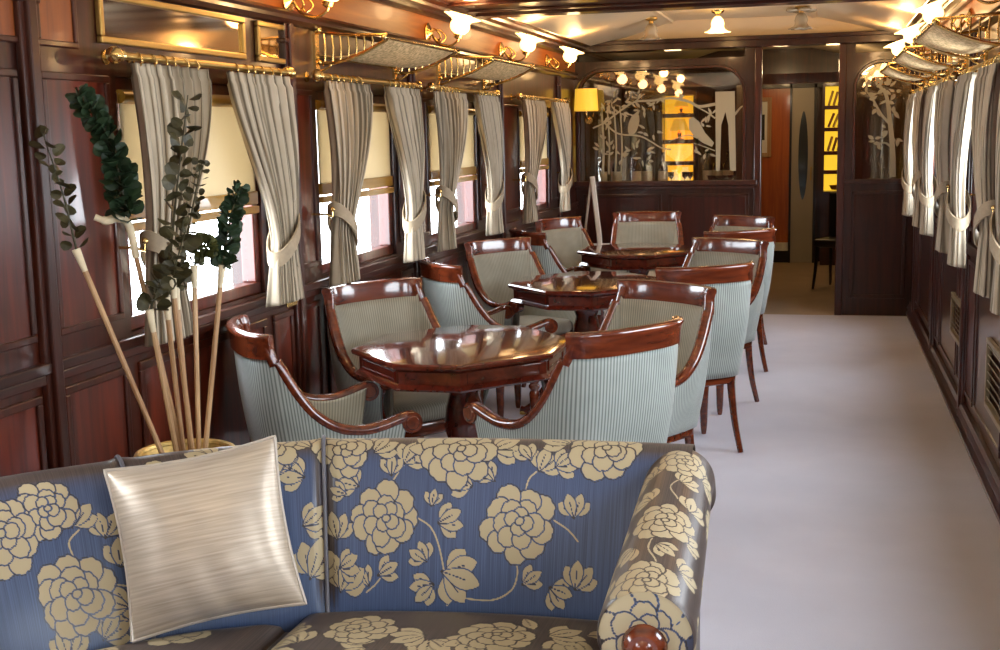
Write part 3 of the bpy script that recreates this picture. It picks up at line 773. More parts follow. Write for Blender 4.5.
def book(x, y, z, h, w, tilt, col, label):
    b = MB(); b.box((-w/2, -.07, 0), (w/2, .07, h)); o = b.build('book', col, smooth=False, bevel=.003)
    o.location = (x+max(0, math.sin(tilt))*h*.0, y, z+abs(math.sin(tilt))*w/2); o.rotation_euler = (0, tilt, 0); tag(o, label, 'book', 'books on the lit shelves past the doorway')
bookm = [plain('book_tan', (.55, .32, .1), .6), plain('book_brown', (.25, .10, .04), .6), plain('book_gold', (.6, .42, .1), .6)]
tier = ['second', 'third', 'top']
for k, z in enumerate((1.322, 1.592, 1.842)):
    for j in range(3):
        book(.07+.055*j, 15.15, z, .17-.012*(j % 3), .028, .28 if k != 1 else .38, bookm[(j+k) % 3], 'book leaning at an angle on the %s lit shelf past the doorway' % tier[k])
bookg = plain('tray_copper', (.75, .35, .07), .4)
for (x, z, lab) in ((.20, .875, 'copper tray on the lowest lit shelf past the doorway'),):
    o = MB().lathe([(.001, 0), (.10, 0), (.13, .05), (.125, .05), (.098, .008), (.001, .008)], n=24).build('tray', bookg); o.location = (x+.02, 15.18, z); tag(o, lab, 'tray')
# lamps and glasses on the bar shelves
def table_lamp(x, y, z, label, sc=1.0):
    t = empty('table_lamp', (x, y, z), 0, label, 'lamp', 'shaded lamps on the bar shelves'); t.scale = (sc,)*3
    b = MB(); b.lathe([(.05, 0), (.05, .01), (.015, .02), (.025, .06), (.012, .1), (.008, .13)], n=16); b.build('base', M['brass'], t)
    b = MB(); b.lathe([(.11, .10), (.06, .23), (.055, .23), (.105, .10)], n=24); b.build('shade', M['lampshade'], t)
table_lamp(-1.56, 14.35, 1.492, 'cone shaded lamp on the second highest amber bar shelf')
table_lamp(-1.54, 14.35, 1.782, 'cone shaded lamp on the highest amber bar shelf', .75)
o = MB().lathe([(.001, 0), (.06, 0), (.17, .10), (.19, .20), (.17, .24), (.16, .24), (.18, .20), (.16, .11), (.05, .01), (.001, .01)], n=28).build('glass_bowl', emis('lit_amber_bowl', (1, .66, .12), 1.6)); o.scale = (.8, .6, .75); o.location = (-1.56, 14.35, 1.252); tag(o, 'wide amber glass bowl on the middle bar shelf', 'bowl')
for k, x in enumerate((-1.70, -1.64, -1.49, -1.43)):
    o = MB().lathe([(.03, 0), (.03, .004), (.004, .01), (.004, .07), (.032, .10), (.034, .15), (.03, .15), (.028, .1), (.001, .085)], n=16).build('wine_glass', M['silver']); o.location = (x, 14.26, .982); tag(o, 'stemmed wine glass standing on the lowest amber bar shelf', 'glass', 'wine glasses on the bar shelf')
for k, (x, h) in enumerate(((-1.62, .17), (-1.50, .2))):
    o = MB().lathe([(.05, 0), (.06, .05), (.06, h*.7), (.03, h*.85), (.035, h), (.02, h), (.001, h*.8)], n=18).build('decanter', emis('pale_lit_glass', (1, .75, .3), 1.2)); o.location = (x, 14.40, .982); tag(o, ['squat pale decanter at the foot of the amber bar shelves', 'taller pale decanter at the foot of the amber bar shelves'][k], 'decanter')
# bar counter just behind the glass, with bottles
t = empty('bar_counter', (-1.36, 11.42, 0), 0, 'dark bar counter behind the etched glass', 'bar counter')
b = MB(); b.box((-.72, -.22, 0), (.68, .22, 1.06)); b.build('body', M['bulkhead'], t, smooth=False)
b = MB(); b.box((-.75, -.26, 1.06), (.71, .26, 1.10)); b.build('worktop', M['panel'], t, smooth=False, bevel=.006)
bp = [(.036, 0), (.038, .01), (.038, .17), (.03, .20), (.014, .225), (.013, .29), (.016, .292), (.016, .305), (.001, .305)]
blab = ['bottle at the left end of the bar counter', 'second bottle from the left end of the bar counter', 'third bottle from the left end of the bar counter', 'fourth bottle along the bar counter, beneath the etched bird', 'fifth bottle along the bar counter, just left of the lit shelves',
        'bottle just right of the lit shelves', 'second bottle right of the lit shelves', 'bottle below the etched trunk']
for k, x in enumerate((-1.93, -1.80, -1.62, -1.52, -1.38, -.98, -.89, -.80)):
    t = empty('bottle', (x, 11.34, 1.10), 0, 'dark wine '+blab[k], 'bottle', 'bottles on the bar counter')
    MB().lathe([(r*1.15, h*1.0) for r, h in bp], n=18).build('glass_body', M['darkgreen'] if k % 2 else M['bottlebrown'], t)
    MB().lathe([(.045, .05), (.045, .14)], n=18).build('paper_label', M['foil'], t)
for k, (x, lab) in enumerate(((-.86, 'round silver ice bucket beside the bottles'),)):
    o = MB().lathe([(.001, 0), (.07, 0), (.10, .06), (.11, .1), (.12, .1), (.105, .06), (.075, .0)], n=24).build('ice_bucket', M['silver']); o.location = (x+.0, 11.23, 1.10); tag(o, lab, 'bucket')
# far end: orange wall, picture, door
b = MB(); b.box((-1.35, 15.36, 0), (-.345, YE, 2.12)); b.build('w', M['orangewall'], smooth=False); w = bpy.data.objects['w']; w.name = 'wall_far'; struct(w)
b = MB(); b.box((-1.35, 15.345, .14), (-.345, 15.36, .24)); trim(b, M['white'], .003)
b = MB(); b.box((-1.35, 15.345, .0), (-.345, 15.36, .14)); trim(b, M['dark'])
t = empty('picture', (-.76, 15.355, 1.26), 0, 'framed picture with wide pale mount on the far orange wall', 'picture')
b = MB(); w, h, f = .18, .70, .05
b.box((-w, -.02, 0), (w, 0, f)); b.box((-w, -.02, h-f), (w, 0, h)); b.box((-w, -.02, f), (-w+f, 0, h-f)); b.box((w-f, -.02, f), (w, 0, h-f)); b.build('frame', M['cane'], t, smooth=False, bevel=.004)
b = MB(); b.box((-w+f, -.008, f), (w-f, 0, h-f)); b.build('mount', M['white'], t, smooth=False)
b = MB(); b.box((-w+f+.03, -.012, .2), (w-f-.03, -.008, .5)); b.build('print', M['dark'], t, smooth=False)
d = MB(); d.box((-.345, 15.33, 0), (-.09, 15.37, 2.06)); door = struct(d.build('door_1', M['doorgrey'], smooth=False, bevel=.004))
d = MB(); d.prism_y([(-.21+.055*math.cos(a)*abs(math.cos(a))**.15, 1.27+.52*math.sin(a)) for a in [2*PI*k/32 for k in range(32)]], 15.318, 15.335); d.build('oval_window', M['doorglass'], door, smooth=False)
d = MB(); d.box((-.125, 15.29, .98), (-.11, 15.33, 1.14)); d.build('handle', M['brass_old'], door, smooth=False, bevel=.003)
b = MB(); b.box((-.37, 15.31, 0), (-.345, 15.4, 2.12)); b.box((-.09, 15.31, 0), (-.06, 15.4, 2.12)); b.box((-1.35, 15.31, 2.06), (.03, 15.42, 2.14)); trim(b, M['dark'])
# bar chair in the doorway
t = empty('bar_chair', (.20, 12.9, 0), -.4, 'dark upholstered chair half hidden by the bulkhead in the doorway', 'chair')
b = MB(); b.box((-.2, -.2, .42), (.2, .2, .5)); b.build('seat', M['dark'], t, smooth=False, bevel=.02)
b = MB(); b.box((-.2, .16, .5), (.2, .22, .95)); b.build('backrest', M['dark'], t, smooth=False, bevel=.02)
for sx in (-1, 1):
    for sy in (-1, 1):
        MB().tube([(sx*.17, sy*.17, .43), (sx*.18, sy*.19, .2), (sx*.19, sy*.22, 0)], [.02, .017, .012], 8).build('leg', M['dark'], t)

# wall lamp + easel next to the bulkhead
t = empty('shaded_wall_lamp', (-1.99, YP-.03, 1.78), 0, 'yellow shaded lamp mounted on the bulkhead in the window corner', 'wall lamp')
b = MB(); b.lathe([(.10, 0), (.105, .005), (.095, .19), (.09, .19)], (0, -.11, 0), n=24); b.build('shade', M['lampshade'], t)
b = MB(); b.tube([(0, 0, -.08), (0, -.06, -.07), (0, -.11, -.03), (0, -.11, .05)], .008, 8); b.lathe([(.03, -.012), (.035, 0)], (0, 0, -.08), 'y', 16); b.build('bracket', M['brass'], t)
t = empty('display_easel', (-1.86, 10.60, 0), .15, 'slim white folding easel standing before the bulkhead', 'easel')
for pts in ([(.0, -.12, 0), (-.045, 0, .85), (-.08, .1, 1.32)], ):
    MB().sweep([(.08, -.16, 0), (.02, -.05, .75), (-.035, .05, 1.22)], [(1, 0, 0)]*3, rrect(.045, .025)).build('front_leg', M['white'], t)
MB().sweep([(-.17, .12, 0), (-.10, .03, .75), (-.045, .05, 1.18)], [(1, 0, 0)]*3, rrect(.02, .02)).build('rear_leg', M['white'], t)
MB().box((-.15, .0, .62), (.12, .02, .65)).build('ledge', M['white'], t, smooth=False)

# ------------------------------------------------------------------ tables
def octo(hx, hy, fx, fy): return [(-fx, -hy), (fx, -hy), (hx, -fy), (hx, fy), (fx, hy), (-fx, hy), (-hx, fy), (-hx, -fy)]
def make_table(label):
    t = empty('octagonal_table', (0, 0, 0), 0, label, 'table', 'octagonal mahogany tables')
    hx, hy, fx, fy = .405, .482, .129, .181
    o = lambda k: octo(hx-k, hy-k, fx-k*.41, fy-k*.41)
    b = MB(); b.stack([[(x, y, z) for x, y in o(k)] for k, z in ((.02, .752), (.004, .757), (0, .764), (0, .772), (.006, .778), (.02, .78))]); b.build('tabletop', M['tablewood'], t, auto=25)
    b = MB(); b.stack([[(x, y, z) for x, y in o(k)] for k, z in ((.03, .672), (.016, .675), (.010, .683), (.022, .692), (.028, .699), (.028, .744), (.020, .752))]); b.build('apron', M['tablewood'], t, auto=25)
    pts = o(.028)
    for i in range(8):
        a = Vector((*pts[i], 0)); c = Vector((*pts[(i+1) % 8], 0)); d = (c-a); ln = d.length; d.normalize(); n = Vector((d.y, -d.x, 0))
        b = MB(); w = .007
        for (u0, u1, z0, z1) in ((.03, ln-.03, .703, .703+w), (.03, ln-.03, .741-w, .741), (.03, .03+w, .703, .741), (ln-.03-w, ln-.03, .703, .741)):
            q = [a+d*u0, a+d*u1, a+d*u1+n*.004, a+d*u0+n*.004]; b.prism([(p.x, p.y) for p in q], z0, z1)
        b.build('apron_moulding', M['tablewood'], t, smooth=False)
    b = MB(); b.lathe([(.15, .685), (.14, .65), (.08, .63), (.06, .58), (.075, .52), (.085, .44), (.06, .36), (.05, .33), (.075, .31), (.085, .26), (.085, .16), (.06, .12), (.02, .10)][::-1], n=24); b.build('pedestal', M['tablewood'], t)
    for k in range(4):
        a = k*PI/2; c_, s_ = math.cos(a), math.sin(a)
        pts = catmull([(r*c_, r*s_, z) for r, z in ((.05, .25), (.13, .26), (.22, .18), (.30, .07), (.36, .028), (.39, .03))], 5)
        b = MB(); n = len(pts); b.sweep([tuple(p) for p in pts], [(-s_, c_, 0)]*n, rrect(.05, .055), [lerp(1.1, .7, i/(n-1)) for i in range(n)]); b.build('leg', M['tablewood'], t)
        b = MB(); b.lathe([(.012, 0), (.022, .004), (.022, .02), (.012, .03)], (.375*c_, .375*s_, 0), n=12); b.build('castor', M['brass_old'], t)
    return t
TL = [(-1.372, 4.722), (-1.263, 6.846), (-1.24, 8.77)]
tlab = ['octagonal mahogany table nearest the sofa, window light on its top', 'octagonal mahogany table in the middle of the row', 'octagonal mahogany table furthest away, near the bulkhead']
t0 = make_table(tlab[0]); t0.location = (*TL[0], 0)
for k in (1, 2):
    t = copy_tree(t0); t.location = (*TL[k], 0); t['label'] = tlab[k]

# ------------------------------------------------------------------ chairs
def make_chair():
    t = empty('tub_armchair', (0, 0, 0), 0, '', 'chair', 'striped tub armchairs round the tables')
    half = [(0, -.30), (.10, -.296), (.19, -.275), (.245, -.235), (.268, -.15), (.278, -.05), (.285, .06), (.288, .15), (.29, .225)]
    zst = [.935, .935, .935, .93, .735, .628, .602, .620, .646]
    bot = [(0, -.215), (.09, -.213), (.17, -.20), (.215, -.165), (.232, -.10), (.24, -.04), (.246, .03), (.25, .10), (.252, .165)]
    H = catmull([(x, y, 0) for x, y in half], 6); B = catmull(bot, 6)
    zz = np.interp(np.arange(len(H))/6, np.arange(9), zst); k3 = np.convolve(np.pad(zz, 3, mode='edge'), np.ones(7)/7, mode='valid'); H[:, 2] = np.where(np.arange(len(H)) <= 16, .935, k3); H[17:20, 2] = [.93, .895, .855]
    Tt = np.concatenate([(H*[-1, 1, 1])[::-1][:-1], H]); Bb = np.concatenate([(B*[-1, 1])[::-1][:-1], B])
    n = len(Tt); mid = n//2; kc = 18       # index distance of the crest's ends
    # plan normals
    d = np.gradient(Tt[:, :2], axis=0); nr = np.stack([d[:, 1], -d[:, 0]], 1); nr /= np.linalg.norm(nr, axis=1)[:, None]
    dB = np.gradient(Bb, axis=0); nB = np.stack([dB[:, 1], -dB[:, 0]], 1); nB /= np.linalg.norm(nB, axis=1)[:, None]
    arc = np.concatenate([[0], np.cumsum(np.linalg.norm(np.diff(Tt[:, :2], axis=0), axis=1))]); arc -= arc[mid]
    # upholstery
    def surf(off, z0, reverse, drop):
        nv = 15; P = np.zeros((n, nv, 3)); UV = np.zeros((n, nv, 2))
        for i in range(n):
            crest = abs(i-mid) <= kc-1
            zt = .872 if crest else Tt[i, 2]-.012-drop
            for j in range(nv):
                h = j/(nv-1); z = lerp(z0, zt, h); q = (z-.38)/(Tt[i, 2]-.38)
                # back bows gently
                p = lerp(Bb[i]+nB[i]*off, Tt[i, :2]+nr[i]*off, q)+nr[i]*(.012*math.sin(PI*h)*(1 if off > 0 else -.9))
                P[i, j] = (p[0], p[1], z); UV[i, j] = (arc[i], z)
        if reverse: P = P[:, ::-1]; UV = UV[:, ::-1]
        return P, UV
    b = MB(); P, UV = surf(.010, .385, False, 0); b.grid(P, UV); o = b.build('outer_upholstery', M['chairfab'], t, auto=60)
    so = o.modifiers.new('thick', 'SOLIDIFY'); so.thickness = .008; so.offset = 1
    b = MB(); P, UV = surf(-.014, .43, True, 0); b.grid(P, UV); o = b.build('inner_upholstery', M['chairfab_in'], t, auto=60)
    so = o.modifiers.new('thick', 'SOLIDIFY'); so.thickness = .012; so.offset = 1
    # crest rail
    idx = list(range(mid-kc, mid+kc+1)); pts = [Vector((Tt[i][0], Tt[i][1], .868)) for i in idx]; sd = [(nr[i][0], nr[i][1], 0) for i in idx]
    e0 = (pts[0]-pts[1]).normalized()*.012; e1 = (pts[-1]-pts[-2]).normalized()*.012
    pts = [pts[0]+e0]+pts+[pts[-1]+e1]; sd = [sd[0]]+sd+[sd[-1]]
    b = MB(); b.sweep(pts, sd, [(a, c_) for a, c_ in [(-.014, 0), (.018, 0), (.020, .04), (.026, .062), (.031, .074), (.026, .084), (.010, .088), (-.006, .082), (-.012, .06)]])
    b.build('crest_rail', M['chairwood'], t, auto=50)
    # sweeping stile + arm each side
    for sgn in (-1, 1):
        idx = list(range(mid+sgn*(kc-1), n if sgn > 0 else -1, sgn))
        pts = [Vector((Tt[i][0], Tt[i][1], Tt[i][2]-.006)) for i in idx]; sd = [(nr[i][0], nr[i][1], .0) for i in idx]
        b = MB(); m = len(pts); b.sweep(pts, sd, rrect(.046, .036), [lerp(.9, 1.0, min(1, i/6)) for i in range(m)])
        e = pts[-1]
        b.lathe([(.001, -.027), (.022, -.027), (.026, -.022), (.036, -.022), (.038, -.015), (.038, .015), (.036, .022), (.026, .022), (.022, .027), (.001, .027)], (e.x, e.y+.012, e.z-.020), 'x', 20)
        b.build('arm', M['chairwood'], t, auto=50)
        b = MB(); sx = sgn
        pts = [tuple(p) for p in catmull([(sx*.288, .222, .625), (sx*.284, .175, .555), (sx*.276, .150, .49), (sx*.262, .160, .42), (sx*.255, .172, .385)], 5)]
        b.sweep(pts, [(1, 0, 0)]*len(pts), rrect(.038, .034)); b.build('arm_support', M['chairwood'], t)
        # front leg, turned
        b = MB(); b.lathe([(.012, 0), (.016, .02), (.019, .06), (.024, .2), (.027, .26), (.020, .275), (.030, .29), (.030, .30), (.022, .31), (.028, .325), (.028, .40)], (sx*.235, .168, 0), n=16); b.build('front_leg', M['chairwood'], t)
        # rear sabre leg
        pts = [tuple(p) for p in catmull([(sx*.19, -.165, .40), (sx*.192, -.178, .28), (sx*.195, -.205, .14), (sx*.198, -.255, .0)], 5)]
        b = MB(); m = len(pts); b.sweep(pts, [(1, 0, 0)]*m, rrect(.034, .040), [lerp(1.1, .72, i/(m-1)) for i in range(m)]); b.build('rear_leg', M['chairwood'], t)
    # seat rail (U shape + front)
    ring = [tuple(Bb[i]) for i in range(n)]; ring.append((.13, .205)); ring.append((0, .217)); ring.append((-.13, .205))
    b = MB(); sc = lambda k, z: [(x*k, y*k, z) for x, y in ring]
    b.stack([sc(.99, .345), sc(1.015, .35), sc(1.02, .392), sc(1.0, .40)]); b.build('seat_rail', M['chairwood'], t, auto=40)
    b = MB(); nn = len(ring); rings = []; 
    for k, z in ((.88, .40), (.93, .41), (.945, .43), (.93, .455), (.86, .474), (.6, .486), (.2, .49)): rings.append(sc(k, z))
    b.stack(rings); o = b.build('seat_cushion', M['chairfab_in'], t, auto=80)
    me = o.data; lay = me.uv_layers.new(name='UVMap')
    for lp in me.loops: v = me.vertices[lp.vertex_index].co; lay.data[lp.index].uv = (v.x, v.y)
    return t
chair0 = make_chair()
# (position of the crest's middle, facing direction, label)
def cfg(tb, k):
    return {'FL': ((-.50, -.97), (.72, .70)), 'BL': ((-.50, .40), (.60, -.80)), 'FR': ((.79, -.90), (-.72, .69)), 'BR': ((.75, .36), (-.30, -.95))}[k]
chairs = [
 ((-1.975, 3.97), (.82, .57), 'striped tub armchair with its back to the eucalyptus stems, at the nearest table'),
 ((-1.975, 5.26), (.83, -.56), 'striped tub armchair facing the camera against the window wall, at the nearest table'),
 ((-.585, 4.12), (-.80, .60), 'striped tub armchair with its back to the sofa arm, closest to the camera'),
 ((-.605, 5.34), (-.55, -.83), 'striped tub armchair facing the camera on the aisle side of the nearest table'),
 ((-1.945, 6.14), (.80, .60), 'striped tub armchair seen from behind on the window side of the middle table'),
 ((-1.965, 7.47), (.83, -.56), 'striped tub armchair facing the camera on the window side of the middle table'),
 ((-.50, 6.03), (-.58, .81), 'striped tub armchair standing in the aisle with its sabre legs in full view'),
 ((-.49, 7.54), (-.52, -.85), 'striped tub armchair facing the camera on the aisle side of the middle table'),
 ((-1.95, 8.17), (.80, .60), 'striped tub armchair whose crest alone shows below the third window'),
 ((-1.975, 9.34), (.88, -.47), 'striped tub armchair on the window side of the furthest table'),
 ((-1.36, 10.12), (.12, -.99), 'striped tub armchair behind the furthest table, back to the bulkhead'),
 ((-.465, 8.18), (-.58, .81), 'striped tub armchair with its back to the aisle at the furthest table'),
 ((-.53, 9.56), (-.50, -.87), 'striped tub armchair facing the camera on the aisle side of the furthest table')]
for k, (p, f, lab) in enumerate(chairs):
    t = chair0 if k == 0 else copy_tree(chair0)
    fv = Vector((f[0], f[1], 0)).normalized()
    t.location = (p[0]+fv.x*.30, p[1]+fv.y*.30, 0); t.rotation_euler = (0, 0, math.atan2(-fv.x, fv.y)); t['label'] = lab

# ------------------------------------------------------------------ damask flower pattern (a woven motif map in metres)
class Pattern:
    def __init__(s, U, V): s.U, s.V = U, V; s.m = np.zeros_like(U)
    def paint(s, d, lw=.0022, w=.0012):
        cov = np.clip((d+w)/(2*w), 0, 1); ins = np.clip((d-lw+w)/(2*w), 0, 1)
        s.m = s.m*(1-cov)+cov*(2*ins-1)
    def loc(s, c, rot):
        x = s.U-c[0]; y = s.V-c[1]; cr, sr = math.cos(rot), math.sin(rot); return x*cr+y*sr, -x*sr+y*cr
    def near(s, c, r): return (np.abs(s.U-c[0]) < r).any() and (np.abs(s.V-c[1]) < r).any()
    def petal(s, c, ln, wd, rot, notch=.10, lw=.0022):
        x, y = s.loc(c, rot); x = x-ln*.5; th = np.arctan2(y/wd, x/ln); r = np.sqrt((x/ln)**2+(y/wd)**2)*2
        R_ = 1-notch*np.exp(-(th/.22)**2)-.05*np.exp(-((np.abs(th)-.75)/.16)**2)
        s.paint((R_-r)*.5*min(ln, wd), lw)
    def leaf(s, c, ln, wd, rot, vein=True):
        x, y = s.loc(c, rot); t = np.clip(x/ln, 0, 1); hw = wd*.5*np.sin(PI*t**1.25)**.75; inside = np.where((x > 0) & (x < ln), hw-np.abs(y), -.01)
        s.paint(np.minimum(inside, .004)*.8, .0014)
        if vein: s.m = np.where((inside > .0015) & (np.abs(y) < .0010) & (t < .66), -.9, s.m)
    def stem(s, pts, w=.0042):
        P = catmull(pts, 6)
        best = np.full(s.U.shape, 1e3)
        for a, c in zip(P[:-1], P[1:]):
            dx, dy = c-a; L2 = dx*dx+dy*dy+1e-12; t = np.clip(((s.U-a[0])*dx+(s.V-a[1])*dy)/L2, 0, 1)
            best = np.minimum(best, np.hypot(s.U-a[0]-t*dx, s.V-a[1]-t*dy))
        cov = np.clip((w/2-best)/.0016+.5, 0, 1); s.m = np.maximum(s.m, cov)
    def peony(s, c, R_=.095, rot=0):
        rr = random.Random(int(c[0]*1000)*7+int(c[1]*1000)); j = lambda q: rr.uniform(1-q, 1+q)
        for k in range(9):
            a = rot+k*2*PI/9+rr.uniform(-.12, .12); r0 = R_*.34*j(.15); s.petal((c[0]+r0*math.cos(a), c[1]+r0*math.sin(a)), R_*.64*j(.12), R_*.66*j(.1), a)
        for k in range(6):
            a = rot+.4+k*2*PI/6+rr.uniform(-.15, .15); r0 = R_*.12; s.petal((c[0]+r0*math.cos(a), c[1]+r0*math.sin(a)), R_*.56*j(.12), R_*.56*j(.1), a)
        o_ = (c[0]+R_*.06*math.cos(rot), c[1]+R_*.06)
        for k in range(4):
            a = rot+.9+k*2*PI/4+rr.uniform(-.2, .2); s.petal(o_, R_*.40*j(.1), R_*.40, a)
        s.petal((o_[0]-R_*.12, o_[1]-R_*.05), R_*.26, R_*.22, rot, 0)
    def sprig(s, c, rot, sc=1.0, n=5):
        order = sorted(range(n), key=lambda k: -abs(k-(n-1)/2))
        for k in order:
            q = k-(n-1)/2; a = rot+q*.58; sc = sc; ln = (.090-.014*abs(q))*sc; b_ = .012*sc
            s.leaf((c[0]-b_*math.cos(rot)+.006*abs(q)*math.cos(rot)*sc, c[1]-b_*math.sin(rot)+.006*abs(q)*math.sin(rot)*sc), ln, .042*sc, a)
    def bud(s, c, rot, sc=1.0):
        s.petal(c, .05*sc, .03*sc, rot+.35, 0); s.petal(c, .05*sc, .03*sc, rot-.35, 0); s.petal(c, .046*sc, .026*sc, rot, .1)

def motif_back(p):
    """u: metres right of the second seam, v: metres above the seat; matches the woven repeat"""
    q = lambda x, y: ((x-325)*.00232, (612-y)*.00246)
    for fx, fy, r, ro in ((398, 527, .098, .1), (550, 530, .102, .5), (35, 566, .105, .2), (480, 458, .10, .6), (640, 447, .10, .2), (150, 470, .08, .3), (345, 452, .09, .9), (225, 520, .1, .2)):
        pass
    p.stem([q(*a) for a in ((436, 525), (452, 535), (462, 555), (470, 590), (472, 612))]); p.stem([q(*a) for a in ((398, 560), (402, 575), (392, 590), (378, 600))]); p.stem([q(*a) for a in ((550, 565), (552, 580), (545, 596), (520, 606), (470, 602))])
    p.stem([q(*a) for a in ((400, 500), (408, 486), (420, 470), (432, 462))]); p.stem([q(*a) for a in ((556, 500), (560, 484), (568, 476))]); p.stem([q(*a) for a in ((590, 525), (606, 534), (618, 545))]); p.stem([q(*a) for a in ((70, 560), (95, 570), (108, 590), (112, 610))]); p.stem([q(*a) for a in ((40, 530), (38, 515), (50, 505))])
    for x, y, r, sc, n in ((470, 580, -.3, 1.25, 5), (462, 530, .2, .85, 4), (452, 512, 1.4, .55, 3), (365, 492, 2.6, .8, 4), (350, 500, 2.9, .6, 3), (420, 468, .9, .9, 4), (405, 480, 1.6, .7, 3), (495, 492, 2.7, .85, 4), (520, 485, 2.4, .7, 3), (572, 474, 1.0, .9, 4), (590, 470, .4, .8, 4),
                           (380, 592, 2.2, .7, 3), (395, 582, .5, .75, 3), (448, 568, 2.3, .7, 4), (455, 592, 3.6, .8, 4), (560, 588, .6, .7, 3), (590, 592, -.6, .8, 4), (345, 595, 1.2, 1.2, 5), (340, 545, 1.5, .9, 4), (345, 575, .2, .8, 4), (612, 520, 1.6, .8, 4), (618, 590, 1.2, .9, 4),
                           (300, 480, 2.8, .9, 4), (285, 470, 2.2, .8, 4), (300, 530, .3, .9, 4), (305, 580, 1.2, 1.2, 5), (100, 565, .6, .7, 3), (85, 545, 1.2, .9, 4), (75, 515, 1.4, .8, 4), (25, 505, 1.9, .9, 4), (45, 500, 1.1, .9, 4), (95, 600, 1.8, .9, 4), (60, 610, .7, .9, 4), (20, 620, 1.5, 1., 4), (85, 585, 2.6, .8, 3),
                           (455, 452, 2.8, 1., 4), (520, 452, .3, 1., 4), (560, 462, 2.2, .7, 3), (600, 440, 2.6, 1., 4), (385, 455, .8, .9, 4), (310, 445, 2.0, 1., 4), (250, 450, 1.0, 1., 4), (200, 452, 2.4, 1., 4), (120, 480, .8, .9, 4), (230, 600, 1., 1., 4), (160, 590, 1., 1., 4)):
        p.sprig(q(x, y), r, sc, n)
    for fx, fy, r, ro in ((398, 527, .098, .1), (550, 530, .102, .5), (35, 566, .105, .2), (480, 455, .10, .6), (640, 447, .10, .2), (140, 478, .08, .3), (348, 452, .085, .9), (225, 520, .1, .2), (260, 440, .09, .1), (20, 480, .08, 0), (-30, 500, .1, 1)):
        p.peony(q(fx, fy), r, ro)

# ------------------------------------------------------------------ sofa
sofa = empty('sofa', (-.95, 2.55, 0), 0, 'blue damask sofa with cream peonies and a rolled wood-capped arm', 'sofa')
SO = np.array([-.95, 2.55, 0])
# path of the back's top ridge, from the right arm round the window corner
ridge = catmull([(-.295, 3.045), (-.60, 3.04), (-.91, 3.01), (-1.216, 2.945), (-1.50, 2.80), (-1.70, 2.625), (-1.86, 2.46), (-1.95, 2.30), (-1.98, 2.05)], 24)
seg = np.linalg.norm(np.diff(ridge, axis=0), axis=1); arcl = np.concatenate([[0], np.cumsum(seg)])
def resample(step):
    n = int(arcl[-1]/step)+1; s_ = np.linspace(0, arcl[-1], n)
    return s_, np.stack([np.interp(s_, arcl, ridge[:, 0]), np.interp(s_, arcl, ridge[:, 1])], 1)
s_, R2 = resample(.0027)
d = np.gradient(R2, axis=0); nrm = np.stack([d[:, 1], -d[:, 0]], 1); nrm /= np.linalg.norm(nrm, axis=1)[:, None]
# make the normals point backwards (away from the seat, towards +y / the window)
flip = np.sign(nrm[:, 1]+-.5*nrm[:, 0]); nrm *= flip[:, None]
sx_arc = lambda px: np.interp(px, [0, 0], [0, 0])
prof = catmull([(-.225, .40), (-.215, .46), (-.18, .56), (-.125, .68), (-.085, .755), (-.055, .80), (-.02, .823), (.02, .823), (.055, .80), (.065, .75), (.06, .60), (.055, .40), (.05, .12)], 40)
pl = np.concatenate([[0], np.cumsum(np.linalg.norm(np.diff(prof, axis=0), axis=1))])
nv = int(pl[-1]/.0030)
vv = np.linspace(0, pl[-1], nv); pr = np.stack([np.interp(vv, pl, prof[:, 0]), np.interp(vv, pl, prof[:, 1])], 1)
keep = vv < 1.05
vv, pr = vv[keep], pr[keep]
# seams (arc positions) between the back's three upholstered panels
seamA = float(np.interp(-(-1.235), -ridge[:, 0], arcl)); seamB = float(np.interp(-(-1.66), -ridge[:, 0], arcl))
puff = np.ones_like(s_)
for sm in (seamA, seamB): puff *= 1-np.exp(-((s_-sm)/.022)**2)*.9
bulge = .028*(puff-1)*1.0
P = np.zeros((len(s_), len(vv), 3))
hprof = np.clip((vv-.03)/.08, 0, 1)*np.clip((.62-vv)/.12, .12, 1)
off = pr[None, :, 0]-(bulge[:, None]*hprof[None, :])*-1*-1
P[:, :, 0] = R2[:, None, 0]+nrm[:, None, 0]*(pr[None, :, 0]-bulge[:, None]*hprof[None, :]); P[:, :, 1] = R2[:, None, 1]+nrm[:, None, 1]*(pr[None, :, 0]-bulge[:, None]*hprof[None, :]); P[:, :, 2] = pr[None, :, 1]
P -= SO
U = (seamA-s_)[:, None]*np.ones((1, len(vv))); V = np.ones((len(s_), 1))*(vv-.06)[None, :]
pt = Pattern(U, V); motif_back(pt)
UV = np.stack([U, V], 2)
b = MB(); b.grid(P, UV); b.build('backrest', M['damask'], sofa, attr=pt.m.ravel(), auto=180)
# piping along seams
def piping(sm, name):
    i = int(np.argmin(np.abs(s_-sm))); pts = [tuple(P[i, j]+np.array([nrm[i, 0]*-.004, nrm[i, 1]*-.004, .003])) for j in range(8, int(len(vv)*.62), 6)]
    b = MB(); b.tube(pts, .0055, 8); b.build(name, M['piping'], sofa)
M['piping'] = plain('blue_piping_cord', (.14, .14, .17), .5)
piping(seamA, 'seam_piping'); piping(seamB, 'seam_piping')
